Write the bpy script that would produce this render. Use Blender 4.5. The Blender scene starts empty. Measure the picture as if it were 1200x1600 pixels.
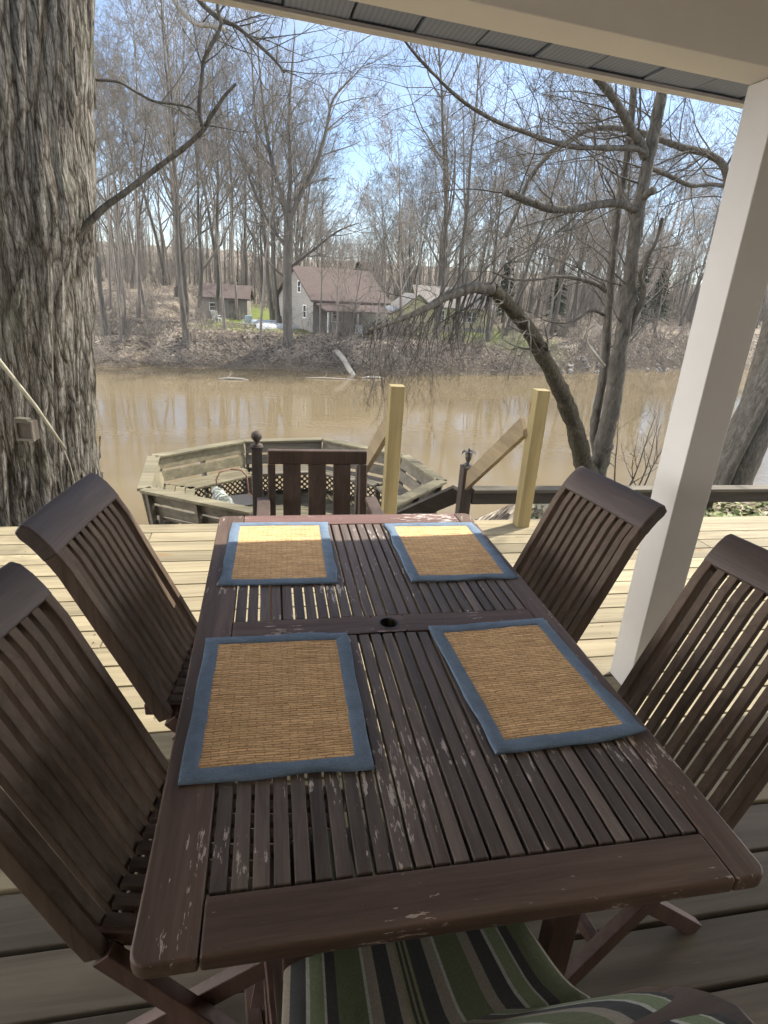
import bpy, bmesh, math, random
from mathutils import Vector, Matrix, noise

# ------------------------------------------------------------------ camera, sky, sun, exposure
scene = bpy.context.scene
COL = scene.collection
D = bpy.data
R = math.radians

cam_data = D.cameras.new('camera'); cam = D.objects.new('camera', cam_data); COL.objects.link(cam)
yaw, pitch, roll = 0.2018, 0.3705, 0.0627
fw = Vector((math.sin(yaw)*math.cos(pitch), math.cos(yaw)*math.cos(pitch), -math.sin(pitch)))
rt = Vector((math.cos(yaw), -math.sin(yaw), 0)); up = rt.cross(fw)
r2 = rt*math.cos(roll) + up*math.sin(roll); u2 = -rt*math.sin(roll) + up*math.cos(roll)
M = Matrix((r2, u2, -fw)).transposed().to_4x4(); M.translation = (0, 0, 1.54)
cam.matrix_world = M
cam_data.sensor_fit = 'VERTICAL'; cam_data.sensor_height = 36.0; cam_data.lens = 36*920.3/1600
cam_data.clip_start = 0.05; cam_data.clip_end = 2000
scene.camera = cam

SUN_AZ, SUN_EL = R(26), R(54)          # azimuth measured from +X towards +Y
w = D.worlds.new('World'); scene.world = w; w.use_nodes = True
nt = w.node_tree; nt.nodes.clear()
sky = nt.nodes.new('ShaderNodeTexSky'); sky.sky_type = 'NISHITA'; sky.sun_disc = False
sky.sun_elevation = SUN_EL; sky.sun_rotation = math.pi/2 - SUN_AZ
sky.air_density = 1.0; sky.dust_density = 0.1; sky.ozone_density = 2.0; sky.altitude = 1500
bg = nt.nodes.new('ShaderNodeBackground'); bg.inputs[1].default_value = 0.053
out = nt.nodes.new('ShaderNodeOutputWorld')
# thin cloud streaks, plus unseen bright cloud banks added both sides to fill porch shade
tc = nt.nodes.new('ShaderNodeTexCoord'); mp = nt.nodes.new('ShaderNodeMapping')
mp.inputs['Scale'].default_value = (2.0, 2.0, 5.0); mp.inputs['Rotation'].default_value = (0.3, 0.5, 0.2)
nz = nt.nodes.new('ShaderNodeTexNoise'); nz.inputs['Scale'].default_value = 1.6; nz.inputs['Detail'].default_value = 6
cr = nt.nodes.new('ShaderNodeValToRGB'); cr.color_ramp.elements[0].position = .42; cr.color_ramp.elements[1].position = .80
cr.color_ramp.elements[0].color = (.05,.05,.05,1); cr.color_ramp.elements[1].color = (.5, .5, .5, 1)
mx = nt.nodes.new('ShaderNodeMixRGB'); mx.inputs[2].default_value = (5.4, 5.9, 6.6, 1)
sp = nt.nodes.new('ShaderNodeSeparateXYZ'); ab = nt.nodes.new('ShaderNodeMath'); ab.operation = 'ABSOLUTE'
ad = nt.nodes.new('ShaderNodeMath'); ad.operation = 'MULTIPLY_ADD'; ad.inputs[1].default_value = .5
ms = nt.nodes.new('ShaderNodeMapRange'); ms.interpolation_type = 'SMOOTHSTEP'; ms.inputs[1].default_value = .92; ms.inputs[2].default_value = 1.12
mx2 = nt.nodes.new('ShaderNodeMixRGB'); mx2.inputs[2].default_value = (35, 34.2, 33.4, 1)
L = nt.links.new
L(tc.outputs['Generated'], mp.inputs[0]); L(mp.outputs[0], nz.inputs['Vector']); L(nz.outputs[0], cr.inputs[0])
L(cr.outputs[0], mx.inputs[0]); L(sky.outputs[0], mx.inputs[1])
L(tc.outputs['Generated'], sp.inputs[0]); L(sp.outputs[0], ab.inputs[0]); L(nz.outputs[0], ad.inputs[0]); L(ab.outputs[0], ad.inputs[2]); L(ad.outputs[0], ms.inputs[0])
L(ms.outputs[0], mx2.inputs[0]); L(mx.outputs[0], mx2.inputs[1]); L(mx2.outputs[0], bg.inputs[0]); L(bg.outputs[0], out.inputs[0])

sd = D.lights.new('sun', 'SUN'); sd.energy = 2.05; sd.angle = R(0.5); sd.color = (1, .94, .83)
so = D.objects.new('sun', sd); COL.objects.link(so)
sdir = Vector((math.cos(SUN_EL)*math.cos(SUN_AZ), math.cos(SUN_EL)*math.sin(SUN_AZ), math.sin(SUN_EL)))
so.rotation_euler = sdir.to_track_quat('Z', 'Y').to_euler()
scene.view_settings.view_transform = 'Standard'; scene.view_settings.look = 'None'
scene.view_settings.exposure = 2.1; scene.view_settings.gamma = 1
scene.cycles.max_bounces = 8; scene.cycles.diffuse_bounces = 5

rng = random.Random(7)
# ------------------------------------------------------------------ helpers
def tag(o, label=None, cat=None, group=None, kind=None):
    if label: o['label'] = label
    if cat: o['category'] = cat
    if group: o['group'] = group
    if kind: o['kind'] = kind
    return o

def empty(name, loc=(0, 0, 0), rz=0, label=None, cat=None, group=None):
    o = D.objects.new(name, None); COL.objects.link(o); o.location = loc; o.rotation_euler = (0, 0, rz)
    o.empty_display_size = .1
    return tag(o, label, cat, group)

def frame_from(d):
    d = d.normalized()
    a = Vector((0, 0, 1)) if abs(d.z) < .95 else Vector((1, 0, 0))
    x = a.cross(d).normalized(); y = d.cross(x)
    return x, y

class MB:
    """collects shapes, then links them as one mesh object"""
    def __init__(s): s.v = []; s.f = []; s.uv = {}
    def quad(s, *ps):
        n = len(s.v); s.v += [tuple(p) for p in ps]; s.f.append(tuple(range(n, n+len(ps))))
    def box(s, c, d, rz=0, M=None):
        x, y, z = d[0]/2, d[1]/2, d[2]/2; n = len(s.v); c = Vector(c)
        rot = M if M is not None else Matrix.Rotation(rz, 3, 'Z')
        for p in ((-x,-y,-z),(x,-y,-z),(x,y,-z),(-x,y,-z),(-x,-y,z),(x,-y,z),(x,y,z),(-x,y,z)):
            s.v.append(tuple(c + rot @ Vector(p)))
        for q in ((0,3,2,1),(4,5,6,7),(0,1,5,4),(1,2,6,5),(2,3,7,6),(3,0,4,7)): s.f.append(tuple(n+i for i in q))
        return s
    def bb(s, x0, x1, y0, y1, z0, z1): return s.box(((x0+x1)/2,(y0+y1)/2,(z0+z1)/2),(x1-x0,y1-y0,z1-z0))
    def bar(s, p, q, a, b, side=None):
        """rectangular bar from p to q: a across 'side', b across the other way"""
        p, q = Vector(p), Vector(q); d = (q-p)
        sv = Vector(side) if side is not None else frame_from(d)[0]
        sv = (sv - d.normalized()*sv.dot(d.normalized())).normalized(); tv = d.normalized().cross(sv)
        n = len(s.v)
        for e in (p, q):
            for i, j in ((-1,-1),(1,-1),(1,1),(-1,1)): s.v.append(tuple(e + sv*(a/2*i) + tv*(b/2*j)))
        for k in ((3,2,1,0),(4,5,6,7),(0,1,5,4),(1,2,6,5),(2,3,7,6),(3,0,4,7)): s.f.append(tuple(n+i for i in k))
        return s
    def ribbon(s, pts, x0, x1, th):
        """polyline in the local YZ plane, extruded from x0 to x1 with thickness th"""
        P = [Vector((0, p[0], p[1])) for p in pts]; n0 = len(s.v); m = len(P)
        for i, p in enumerate(P):
            t = (P[min(i+1, m-1)] - P[max(i-1, 0)]).normalized(); nn = Vector((0, -t.z, t.y))
            for xx, k in ((x0,-.5),(x1,-.5),(x1,.5),(x0,.5)):
                v = p + nn*(k*th); s.v.append((xx, v.y, v.z))
        for i in range(m-1):
            a = n0+4*i; b = a+4
            for j in range(4): s.f.append((a+j, a+(j+1) % 4, b+(j+1) % 4, b+j))
        s.f.append((n0+3, n0+2, n0+1, n0)); e = n0+4*(m-1); s.f.append((e, e+1, e+2, e+3))
        return s
    def tube(s, pts, rad, sides=6, cap=True, rough=0):
        pts = [Vector(p) for p in pts]; m = len(pts); n0 = len(s.v); x = None
        for i, p in enumerate(pts):
            t = (pts[min(i+1, m-1)] - pts[max(i-1, 0)])
            if t.length < 1e-9: t = Vector((0, 0, 1))
            t.normalize()
            if x is None: x, y = frame_from(t)
            else:
                x = (x - t*x.dot(t))
                if x.length < 1e-6: x, y = frame_from(t)
                x.normalize(); y = t.cross(x)
            r = rad[i] if hasattr(rad, '__len__') else rad
            for k in range(sides):
                a = 2*math.pi*k/sides; o_ = x*math.cos(a)+y*math.sin(a); q = r
                if rough:
                    e = p+o_*r; q = r*(1+rough*(noise.noise(e*5)*1.3+noise.noise(e*14)*.8+noise.noise(Vector((e.x*40, e.y*40, e.z*12)))*.5))
                s.v.append(tuple(p + o_*q))
        for i in range(m-1):
            for k in range(sides):
                a = n0+i*sides+k; b = n0+i*sides+(k+1) % sides; s.f.append((a, b, b+sides, a+sides))
        if cap:
            s.f.append(tuple(n0+k for k in reversed(range(sides)))); s.f.append(tuple(n0+(m-1)*sides+k for k in range(sides)))
        return s
    def lathe(s, prof, c=(0,0,0), sides=20):
        n0 = len(s.v); c = Vector(c)
        for r, z in prof:
            for k in range(sides):
                a = 2*math.pi*k/sides; s.v.append((c.x+r*math.cos(a), c.y+r*math.sin(a), c.z+z))
        for i in range(len(prof)-1):
            for k in range(sides):
                a = n0+i*sides+k; b = n0+i*sides+(k+1) % sides; s.f.append((a, b, b+sides, a+sides))
        s.f.append(tuple(n0+k for k in reversed(range(sides)))); e = n0+(len(prof)-1)*sides; s.f.append(tuple(e+k for k in range(sides)))
        return s
    def build(s, name, mat, parent=None, bevel=0, smooth=False, seg=2):
        me = D.meshes.new(name); me.from_pydata(s.v, [], s.f); me.update()
        me.materials.append(mat)
        if smooth: me.polygons.foreach_set('use_smooth', [True]*len(me.polygons))
        o = D.objects.new(name, me); COL.objects.link(o)
        if parent: o.parent = parent
        if bevel:
            b = o.modifiers.new('bevel', 'BEVEL'); b.width = bevel; b.segments = seg; b.limit_method = 'ANGLE'; b.angle_limit = R(40)
            for p in me.polygons: p.use_smooth = True
            o.modifiers.new('normals', 'WEIGHTED_NORMAL')
        return o

def copy_tree(o, parent=None):
    c = o.copy(); COL.objects.link(c)
    if parent: c.parent = parent
    for ch in list(o.children): copy_tree(ch, c)
    return c

# ------------------------------------------------------------------ materials
def mat(name):
    m = D.materials.new(name); m.use_nodes = True; n = m.node_tree; b = n.nodes['Principled BSDF']
    b.inputs['Specular IOR Level'].default_value = .3
    return m, n, b
def node(n, t, **k):
    x = n.nodes.new('ShaderNode'+t)
    for a, b in k.items(): setattr(x, a, b)
    return x
def ramp(n, stops, interp='LINEAR'):
    r = node(n, 'ValToRGB'); e = r.color_ramp; e.interpolation = interp
    while len(e.elements) < len(stops): e.elements.new(.5)
    for el, (p, c) in zip(e.elements, stops):
        el.position = p; el.color = (*c, 1) if len(c) == 3 else c
    return r
def coords(n, scale, src='Object', rot=(0,0,0)):
    t = node(n, 'TexCoord'); m = node(n, 'Mapping'); m.inputs['Scale'].default_value = scale; m.inputs['Rotation'].default_value = rot
    n.links.new(t.outputs[src], m.inputs[0]); return m
def noise_(n, vec, scale, detail=5, rough=.6, dist=0):
    x = node(n, 'TexNoise'); x.inputs['Scale'].default_value = scale; x.inputs['Detail'].default_value = detail
    x.inputs['Roughness'].default_value = rough; x.inputs['Distortion'].default_value = dist
    if vec: n.links.new(vec.outputs[0], x.inputs['Vector'])
    return x
def mixc(n, fac, a, b, mode='MIX'):
    x = node(n, 'MixRGB', blend_type=mode)
    for i, v in ((0, fac), (1, a), (2, b)):
        if isinstance(v, (int, float)): x.inputs[i].default_value = v
        elif isinstance(v, tuple): x.inputs[i].default_value = (*v, 1) if len(v) == 3 else v
        else: n.links.new(v, x.inputs[i])
    return x
def mathn(n, op, a, b=None):
    x = node(n, 'Math', operation=op)
    for i, v in enumerate((a, b)):
        if v is None: continue
        if isinstance(v, (int, float)): x.inputs[i].default_value = v
        else: n.links.new(v, x.inputs[i])
    return x
def bump(n, b, h, strength=.3, dist=.01):
    x = node(n, 'Bump'); x.inputs['Strength'].default_value = strength; x.inputs['Distance'].default_value = dist
    n.links.new(h, x.inputs['Height']); n.links.new(x.outputs[0], b.inputs['Normal']); return x

def wood(name, c1, c2, axis, rough=.6, island=.25, flake=None, flake_at=.66, grain=60, wear=None, spec=.3, knots=None):
    m, n, b = mat(name); L = n.links.new
    b.inputs['Specular IOR Level'].default_value = spec
    sc = [1, 1, 1]; sc['xyz'.index(axis)] = .07
    mp = coords(n, sc)
    geo = node(n, 'NewGeometry')
    # shift the grain of every separate board
    add = node(n, 'VectorMath', operation='ADD'); cmb = node(n, 'CombineXYZ')
    mul = mathn(n, 'MULTIPLY', geo.outputs['Random Per Island'], 17.0)
    for i in range(3): L(mul.outputs[0], cmb.inputs[i])
    L(mp.outputs[0], add.inputs[0]); L(cmb.outputs[0], add.inputs[1])
    g = noise_(n, None, grain, 6, .65, .6); L(add.outputs[0], g.inputs['Vector'])
    g2 = noise_(n, None, grain*.14, 3, .5); L(add.outputs[0], g2.inputs['Vector'])
    r = ramp(n, [(.3, c1), (.7, c2)]); L(g.outputs[0], r.inputs[0])
    lo = ramp(n, [(.25, (.62,.62,.62)), (.75, (1.25,1.25,1.25))]); L(g2.outputs[0], lo.inputs[0])
    c = mixc(n, 1, r.outputs[0], lo.outputs[0], 'MULTIPLY')
    isl = ramp(n, [(0, (1-island,)*3), (1, (1+island,)*3)]); L(geo.outputs['Random Per Island'], isl.inputs[0])
    c = mixc(n, 1, c.outputs[0], isl.outputs[0], 'MULTIPLY')
    if knots:
        kc = [.0, .0, .0]
        kmp = coords(n, tuple(2.2 if 'xyz'[i] == axis else 7 for i in range(3)))
        ka = node(n, 'VectorMath', operation='ADD'); L(kmp.outputs[0], ka.inputs[0]); L(cmb.outputs[0], ka.inputs[1])
        v = node(n, 'TexVoronoi'); v.inputs['Scale'].default_value = 1.0; L(ka.outputs[0], v.inputs['Vector'])
        kr = ramp(n, [(.05, (1,1,1)), (.14, (0,0,0))]); L(v.outputs['Distance'], kr.inputs[0])
        c = mixc(n, kr.outputs[0], c.outputs[0], knots)
    if flake:
        fs = [44, 44, 44]; fs['xyz'.index(axis)] = 8
        fm = coords(n, fs); fa = node(n, 'VectorMath', operation='ADD'); L(fm.outputs[0], fa.inputs[0]); L(cmb.outputs[0], fa.inputs[1])
        f1 = noise_(n, None, 2.6, 5, .68); L(fa.outputs[0], f1.inputs['Vector'])
        f2 = noise_(n, coords(n, (1,1,1)), 5.5, 3, .5)
        s = mathn(n, 'MULTIPLY', f1.outputs[0], mathn(n, 'ADD', f2.outputs[0], .5).outputs[0])
        src = s.outputs[0]
        if wear:
            sep = node(n, 'SeparateXYZ'); tcn = node(n, 'TexCoord'); L(tcn.outputs['Object'], sep.inputs[0])
            mr = node(n, 'MapRange'); mr.inputs[1].default_value = wear[1]; mr.inputs[2].default_value = wear[2]
            mr.inputs[3].default_value = 0; mr.inputs[4].default_value = wear[3]; L(sep.outputs[wear[0]], mr.inputs[0])
            src = mathn(n, 'ADD', src, mr.outputs[0]).outputs[0]
        fr = ramp(n, [(flake_at, (0,0,0)), (flake_at+.02, (1,1,1))]); L(src, fr.inputs[0])
        c = mixc(n, fr.outputs[0], c.outputs[0], flake)
    L(c.outputs[0], b.inputs['Base Color']); b.inputs['Roughness'].default_value = rough
    bump(n, b, g.outputs[0], .25, .004)
    return m

def plain(name, col, rough=.6, var=.15, scale=8, bumpk=.1, spec=.3):
    m, n, b = mat(name); L = n.links.new; mp = coords(n, (1,1,1)); g = noise_(n, mp, scale, 6)
    r = ramp(n, [(.3, tuple(c*(1-var) for c in col)), (.7, tuple(c*(1+var) for c in col))]); L(g.outputs[0], r.inputs[0])
    L(r.outputs[0], b.inputs['Base Color']); b.inputs['Roughness'].default_value = rough; b.inputs['Specular IOR Level'].default_value = spec
    if bumpk: bump(n, b, g.outputs[0], bumpk, .01)
    return m

def bark(name, c1, c2, scale=10, stretch=.2, bumpk=.6, dist=.03, patch=None):
    m, n, b = mat(name); L = n.links.new; mp = coords(n, (1, 1, stretch))
    g = noise_(n, mp, scale, 8, .7, 1.0); r = ramp(n, [(.35, c1), (.65, c2)]); L(g.outputs[0], r.inputs[0]); c = r
    if patch:
        p = noise_(n, coords(n, (1,1,.5)), 2.2, 5, .6); pr = ramp(n, [(.5, (0,0,0)), (.62, (.8,.8,.8))]); L(p.outputs[0], pr.inputs[0])
        c = mixc(n, pr.outputs[0], r.outputs[0], patch)
    L(c.outputs[0], b.inputs['Base Color']); b.inputs['Roughness'].default_value = .9; b.inputs['Specular IOR Level'].default_value = .15
    bump(n, b, g.outputs[0], bumpk, dist); return m

MT = {}
MT['rail_y'] = wood('stained_rail_wood', (.090,.058,.043), (.155,.106,.082), 'y', .5, .1, (.44,.37,.32), .655, 70, ('Y', 1.55, 2.1, .10))
MT['rail_x'] = wood('stained_end_wood', (.090,.056,.040), (.155,.102,.077), 'x', .5, .1, (.44,.36,.30), .645, 70)
MT['rail_worn'] = wood('worn_end_wood', (.13,.075,.065), (.20,.12,.105), 'x', .6, .1, (.55,.50,.46), .66, 70, ('X', .12, .75, .24))
MT['slat'] = wood('weathered_slat_wood', (.082,.062,.052), (.165,.130,.112), 'y', .5, .30, (.46,.40,.36), .645, 70)
MT['teak_dark'] = wood('dark_stained_teak', (.080,.054,.038), (.145,.104,.076), 'z', .62, .18, None, .7, 50, None, .22)
MT['teak_seat'] = wood('dark_stained_seat', (.062,.045,.036), (.110,.082,.066), 'y', .62, .18, None, .7, 50, None, .22)
MT['teak_red'] = wood('red_brown_stained_wood', (.070,.038,.030), (.120,.070,.056), 'z', .5, .15, None, .7, 50)
MT['deck_new'] = wood('new_pine_decking', (.19,.157,.097), (.315,.268,.172), 'x', .7, .20, None, .7, 30, knots=(.22,.13,.06))
MT['deck_old'] = wood('old_painted_decking', (.095,.080,.060), (.160,.136,.104), 'x', .75, .15, (.14,.13,.12), .70, 24)
MT['pine'] = wood('new_pine_post_wood', (.25,.20,.10), (.35,.285,.14), 'z', .7, .08, None, .7, 36, knots=(.16,.09,.04))
MT['pine_rail'] = wood('new_pine_rail_wood', (.24,.185,.11), (.36,.28,.175), 'y', .7, .1, None, .7, 36)
MT['old_green'] = wood('weathered_mossy_wood', (.10,.088,.055), (.21,.185,.12), 'x', .8, .12, None, .7, 24)
MT['old_grey'] = wood('weathered_grey_wood', (.08,.069,.052), (.165,.147,.113), 'x', .8, .18, None, .7, 24)
MT['old_dark'] = wood('dark_stained_rail_wood', (.062,.052,.042), (.105,.090,.072), 'x', .75, .15, None, .7, 24)
MT['post_dark'] = wood('dark_newel_wood', (.055,.042,.034), (.095,.074,.060), 'z', .7, .1, None, .7, 30)
MT['white'] = plain('cream_painted_wrap', (.62,.60,.575), .55, .06, 2.2, .06)
MT['beam'] = plain('taupe_painted_beam', (.74,.71,.67), .6, .05, 2.5, .06)
MT['siding'] = plain('cream_siding', (.55,.5,.42), .6, .05, 2, 0)
MT['metal_dark'] = plain('dark_iron', (.05,.045,.04), .45, .2, 20, .1, .5)
MT['limb'] = bark('grey_limb_bark', (.060,.052,.042), (.16,.148,.125), 22, .3, .9, .03)
MT['limb_moss'] = bark('mossy_limb_bark', (.040,.034,.026), (.125,.11,.075), 26, .45, 1.0, .05)
MT['pale_limb'] = bark('pale_bark', (.34,.31,.26), (.52,.48,.42), 14, .3, .4, .01)
MT['far_bark'] = bark('far_trunk_bark', (.075,.068,.058), (.165,.15,.13), 3, .2, .5, .05)
MT['far_bark2'] = bark('far_pale_bark', (.16,.14,.12), (.30,.27,.235), 3, .2, .5, .05)
MT['twig'] = plain('twig_bark', (.175,.160,.140), .9, .25, 1.5, 0, .1)
MT['twig_pale'] = plain('pale_twig_bark', (.32,.28,.24), .9, .25, 1.5, 0, .1)
MT['needle'] = plain('conifer_needles', (.028,.048,.026), .8, .4, 1.2, 0, .1)
LIMBS={
'main':[(4.038,6.5,-0.65,0.1179),(4.053,6.5,-0.379,0.1121),(4.053,6.5,-0.132,0.1066),(4.062,6.5,0.346,0.1),(4.021,6.5,0.873,0.0932),(4.014,6.5,1.233,0.0875),(3.984,6.5,1.646,0.0816),(3.947,6.5,1.976,0.0763),(3.927,6.5,2.294,0.0712),(3.914,6.5,2.541,0.0666),(3.918,6.5,2.958,0.0614),(3.921,6.5,3.383,0.0564),(3.917,6.5,3.681,0.052),(3.907,6.5,4.045,0.0475),(3.859,6.5,4.532,0.0428),(3.816,6.5,5.078,0.0381),(3.77,6.5,5.584,0.0337)],
'second':[(4.106,6.6,-0.537,0.0615),(4.031,6.62,-0.247,0.0591),(3.971,6.64,0.011,0.0568),(3.973,6.66,0.351,0.0544),(3.972,6.68,0.773,0.0518),(3.92,6.7,1.228,0.0492),(3.884,6.72,1.602,0.0468),(3.846,6.74,1.976,0.0445),(3.821,6.76,2.466,0.042),(3.833,6.78,2.814,0.0399),(3.835,6.8,3.09,0.038),(3.804,6.82,3.443,0.036),(3.78,6.84,3.756,0.0341),(3.74,6.86,4.192,0.032),(3.678,6.88,4.654,0.0298),(3.561,6.9,5.132,0.0277)],
'leaning':[(4.031,6.5,-0.701,0.1182),(3.775,6.4,-0.392,0.1103),(3.554,6.3,0.001,0.1023),(3.339,6.2,0.315,0.0951),(3.145,6.1,0.553,0.0885),(2.879,6.0,0.861,0.0817),(2.64,5.9,1.128,0.0754),(2.419,5.8,1.304,0.0697),(2.22,5.7,1.441,0.0645),(2.034,5.6,1.542,0.0597)],
'droop':[(2.034,5.6,1.542,0.0597),(1.84,5.525,1.549,0.0527),(1.663,5.45,1.503,0.0461),(1.516,5.375,1.443,0.0398),(1.38,5.3,1.375,0.0336),(1.241,5.225,1.314,0.0276),(1.082,5.15,1.253,0.0218),(0.938,5.075,1.21,0.0161),(0.793,5.0,1.169,0.0105)],
'crotch':[(3.874,6.5,2.925,0.0535),(3.769,6.467,3.025,0.0502),(3.611,6.433,3.145,0.0468),(3.454,6.4,3.276,0.0435),(3.266,6.367,3.41,0.0402),(3.091,6.333,3.507,0.0372),(2.958,6.3,3.586,0.0343),(2.744,6.267,3.763,0.0311),(2.561,6.233,3.99,0.0281),(2.412,6.2,4.23,0.0251)],
'long':[(3.896,6.5,2.956,0.0301),(3.668,6.4,2.964,0.028),(3.299,6.3,2.92,0.0259),(2.944,6.2,2.876,0.0238),(2.629,6.1,2.877,0.0219),(2.323,6.0,2.907,0.0199),(2.065,5.9,2.923,0.0181),(1.754,5.8,2.987,0.0163),(1.544,5.7,3.049,0.0146),(1.343,5.6,3.132,0.013),(1.152,5.5,3.22,0.0114),(1.023,5.4,3.282,0.01),(0.931,5.3,3.319,0.0087),(0.831,5.2,3.389,0.0074)],
'stub':[(3.905,6.5,2.417,0.0414),(3.738,6.438,2.448,0.0403),(3.609,6.375,2.456,0.0394),(3.375,6.312,2.425,0.0384),(3.069,6.25,2.355,0.0374),(2.8,6.188,2.323,0.0364),(2.529,6.125,2.353,0.0353),(2.297,6.062,2.4,0.0342),(2.214,6.0,2.402,0.0334)],
'rightl':[(3.949,6.5,2.832,0.027),(4.099,6.55,2.816,0.0256),(4.296,6.6,2.785,0.0243),(4.582,6.65,2.735,0.0229),(4.85,6.7,2.776,0.0214),(5.131,6.75,2.792,0.0199),(5.446,6.8,2.857,0.0183)],
'twist':[(4.095,6.5,1.201,0.0371),(4.111,6.462,1.381,0.0343),(4.127,6.425,1.521,0.0316),(4.094,6.388,1.655,0.0289),(4.011,6.35,1.736,0.0264),(3.979,6.312,1.832,0.0239),(3.998,6.275,1.973,0.0215),(4.033,6.238,2.13,0.0191),(4.021,6.2,2.339,0.0166)],
'stubr':[(3.932,6.5,2.53,0.048),(3.924,6.4,2.573,0.0404),(3.927,6.3,2.597,0.0332)],
'lowl':[(3.759,6.6,1.598,0.0255),(3.561,6.5,1.669,0.0226),(3.271,6.4,1.706,0.0197),(2.998,6.3,1.709,0.017),(2.707,6.2,1.661,0.0144),(2.421,6.1,1.651,0.0119),(2.172,6.0,1.702,0.0095)],
'lowl2':[(3.797,6.6,1.343,0.0222),(3.58,6.5,1.387,0.0181),(3.387,6.4,1.301,0.0143),(3.156,6.3,1.243,0.0105),(2.88,6.2,1.269,0.0068)],
'pale':[(3.919,6.6,0.767,0.0229),(3.743,6.54,0.895,0.021),(3.576,6.48,1.039,0.0191),(3.509,6.42,1.133,0.0174),(3.558,6.36,1.237,0.0157),(3.625,6.3,1.203,0.0142)],
'arch':[(7.311,9.0,2.075,0.0663),(7.013,9.0,2.876,0.0613),(6.807,9.0,3.249,0.0575),(6.628,9.0,3.478,0.0542),(6.347,9.0,3.585,0.0512),(5.967,9.0,3.616,0.0482),(5.639,9.0,3.675,0.0453),(5.212,9.0,3.746,0.0423),(4.807,9.0,3.762,0.0394),(4.425,9.0,3.703,0.0368),(4.163,9.0,3.547,0.0344),(3.904,9.0,3.367,0.0321),(3.701,9.0,3.129,0.0299),(3.591,9.0,2.903,0.0277),(3.518,9.0,2.612,0.0255),(3.391,9.0,2.267,0.0233)],
'lbranch':[(-1.309,4.5,1.638,0.025),(-1.132,4.482,1.793,0.0233),(-1.021,4.464,1.891,0.0217),(-0.915,4.445,1.96,0.0202),(-0.789,4.427,2.05,0.0186),(-0.644,4.409,2.155,0.0171),(-0.502,4.391,2.255,0.0156),(-0.388,4.373,2.351,0.0141),(-0.338,4.355,2.422,0.0126),(-0.276,4.336,2.504,0.0112),(-0.229,4.318,2.553,0.0098),(-0.182,4.3,2.592,0.0084)],
'lup':[(-0.386,4.35,2.347,0.0141),(-0.404,4.344,2.42,0.0134),(-0.398,4.337,2.518,0.0128),(-0.377,4.331,2.63,0.0121),(-0.366,4.325,2.692,0.0115),(-0.318,4.319,2.773,0.0109),(-0.26,4.312,2.869,0.0103),(-0.274,4.306,2.955,0.0097),(-0.251,4.3,3.072,0.009)],
'lpale':[(-0.667,4.6,3.219,0.0188),(-0.575,4.571,3.1,0.0179),(-0.519,4.543,3.011,0.0169),(-0.467,4.514,2.955,0.0159),(-0.408,4.486,2.913,0.0148),(-0.332,4.457,2.907,0.0136),(-0.267,4.429,2.893,0.0125),(-0.247,4.4,2.88,0.0114)],
'lover':[(-0.468,4.6,3.245,0.019),(-0.416,4.55,3.097,0.0176),(-0.367,4.5,3.015,0.016),(-0.267,4.45,2.943,0.0145),(-0.173,4.4,2.901,0.0129),(-0.081,4.35,2.834,0.0114),(-0.007,4.3,2.772,0.0098),(0.055,4.25,2.712,0.0083),(0.099,4.2,2.653,0.0067)],
'ltwig':[(-0.978,4.35,2.54,0.0074),(-0.854,4.342,2.541,0.0072),(-0.751,4.333,2.497,0.007),(-0.663,4.325,2.462,0.0068),(-0.535,4.317,2.457,0.0066),(-0.444,4.308,2.442,0.0064),(-0.4,4.3,2.405,0.0062)],
}
def smooth(a, b, x):
    t = max(0.0, min(1.0, (x-a)/(b-a))); return t*t*(3-2*t)
def lerp(a, b, t): return a+(b-a)*t
def pw(x, pts):
    if x <= pts[0][0]: return pts[0][1]
    for (a, u), (b, v) in zip(pts, pts[1:]):
        if x <= b: return lerp(u, v, (x-a)/(b-a))
    return pts[-1][1]

# ------------------------------------------------------------------ setting: ground, river
def water_line(x): return pw(x, [(-200,43),(-12,44.5),(0,46),(8,44.5),(20,47.5),(36,53),(80,70),(260,120)])
def gh(x, y):
    n = noise.noise(Vector((x*.35, y*.35, 0)))*.10 + noise.noise(Vector((x*1.3, y*1.3, 5)))*.05
    if y < 30:
        wr = smooth(2.3, 3.3, x)
        c = pw(y, [(-50,-.9),(3.4,-.95),(5,-2.0),(10.5,-5.6),(14,-6.5)])
        r = pw(y, [(-50,-.5),(3.6,-.5),(4.0,-.22),(5,-.38),(7,-1.0),(15,-5.6),(18,-6.5)])
        return lerp(c, r, wr) + n*(.5 if y < 8 else 1)
    s = y - water_line(x)
    wl = smooth(-8.2, -9.6, x)
    plain = -2.55 + .9*smooth(20, 45, x)
    a = pw(s, [(-8,-6.5),(-.3,-5.15),(.8,-4.0),(2.2,plain-.15),(5,plain)])
    b = pw(s, [(-8,-6.5),(0,-5.0),(2,-4.35),(4,-3.6),(15,-2.0),(40,-.8)])
    h = lerp(a, b, wl) + n*(2.2 if s > 0 else .5)
    far = pw(y, [(62,0),(100,.6),(160,4.5),(300,12),(450,16)])
    gully = -1.3*math.exp(-((x+8.7-.06*(y-45))/.8)**2)*smooth(14, 2, s)*smooth(-1, 1, s)
    return h + far + gully
def axis_pts(segs):
    o = [segs[0][0]]
    for a, b, st in segs:
        k = max(1, round((b-a)/st)); o += [a+(b-a)*(i+1)/k for i in range(k)]
    return o
xs = axis_pts([(-220,-40,12),(-40,-16,2),(-16,-4,.5),(-4,8,.5),(8,42,.6),(42,60,1.2),(60,280,14)])
ys = axis_pts([(-30,-4,4),(-4,3,1),(3,9,.3),(9,18,.8),(18,40,4),(40,52,.4),(52,62,.8),(62,100,3),(100,450,18)])
g = MB()
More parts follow.
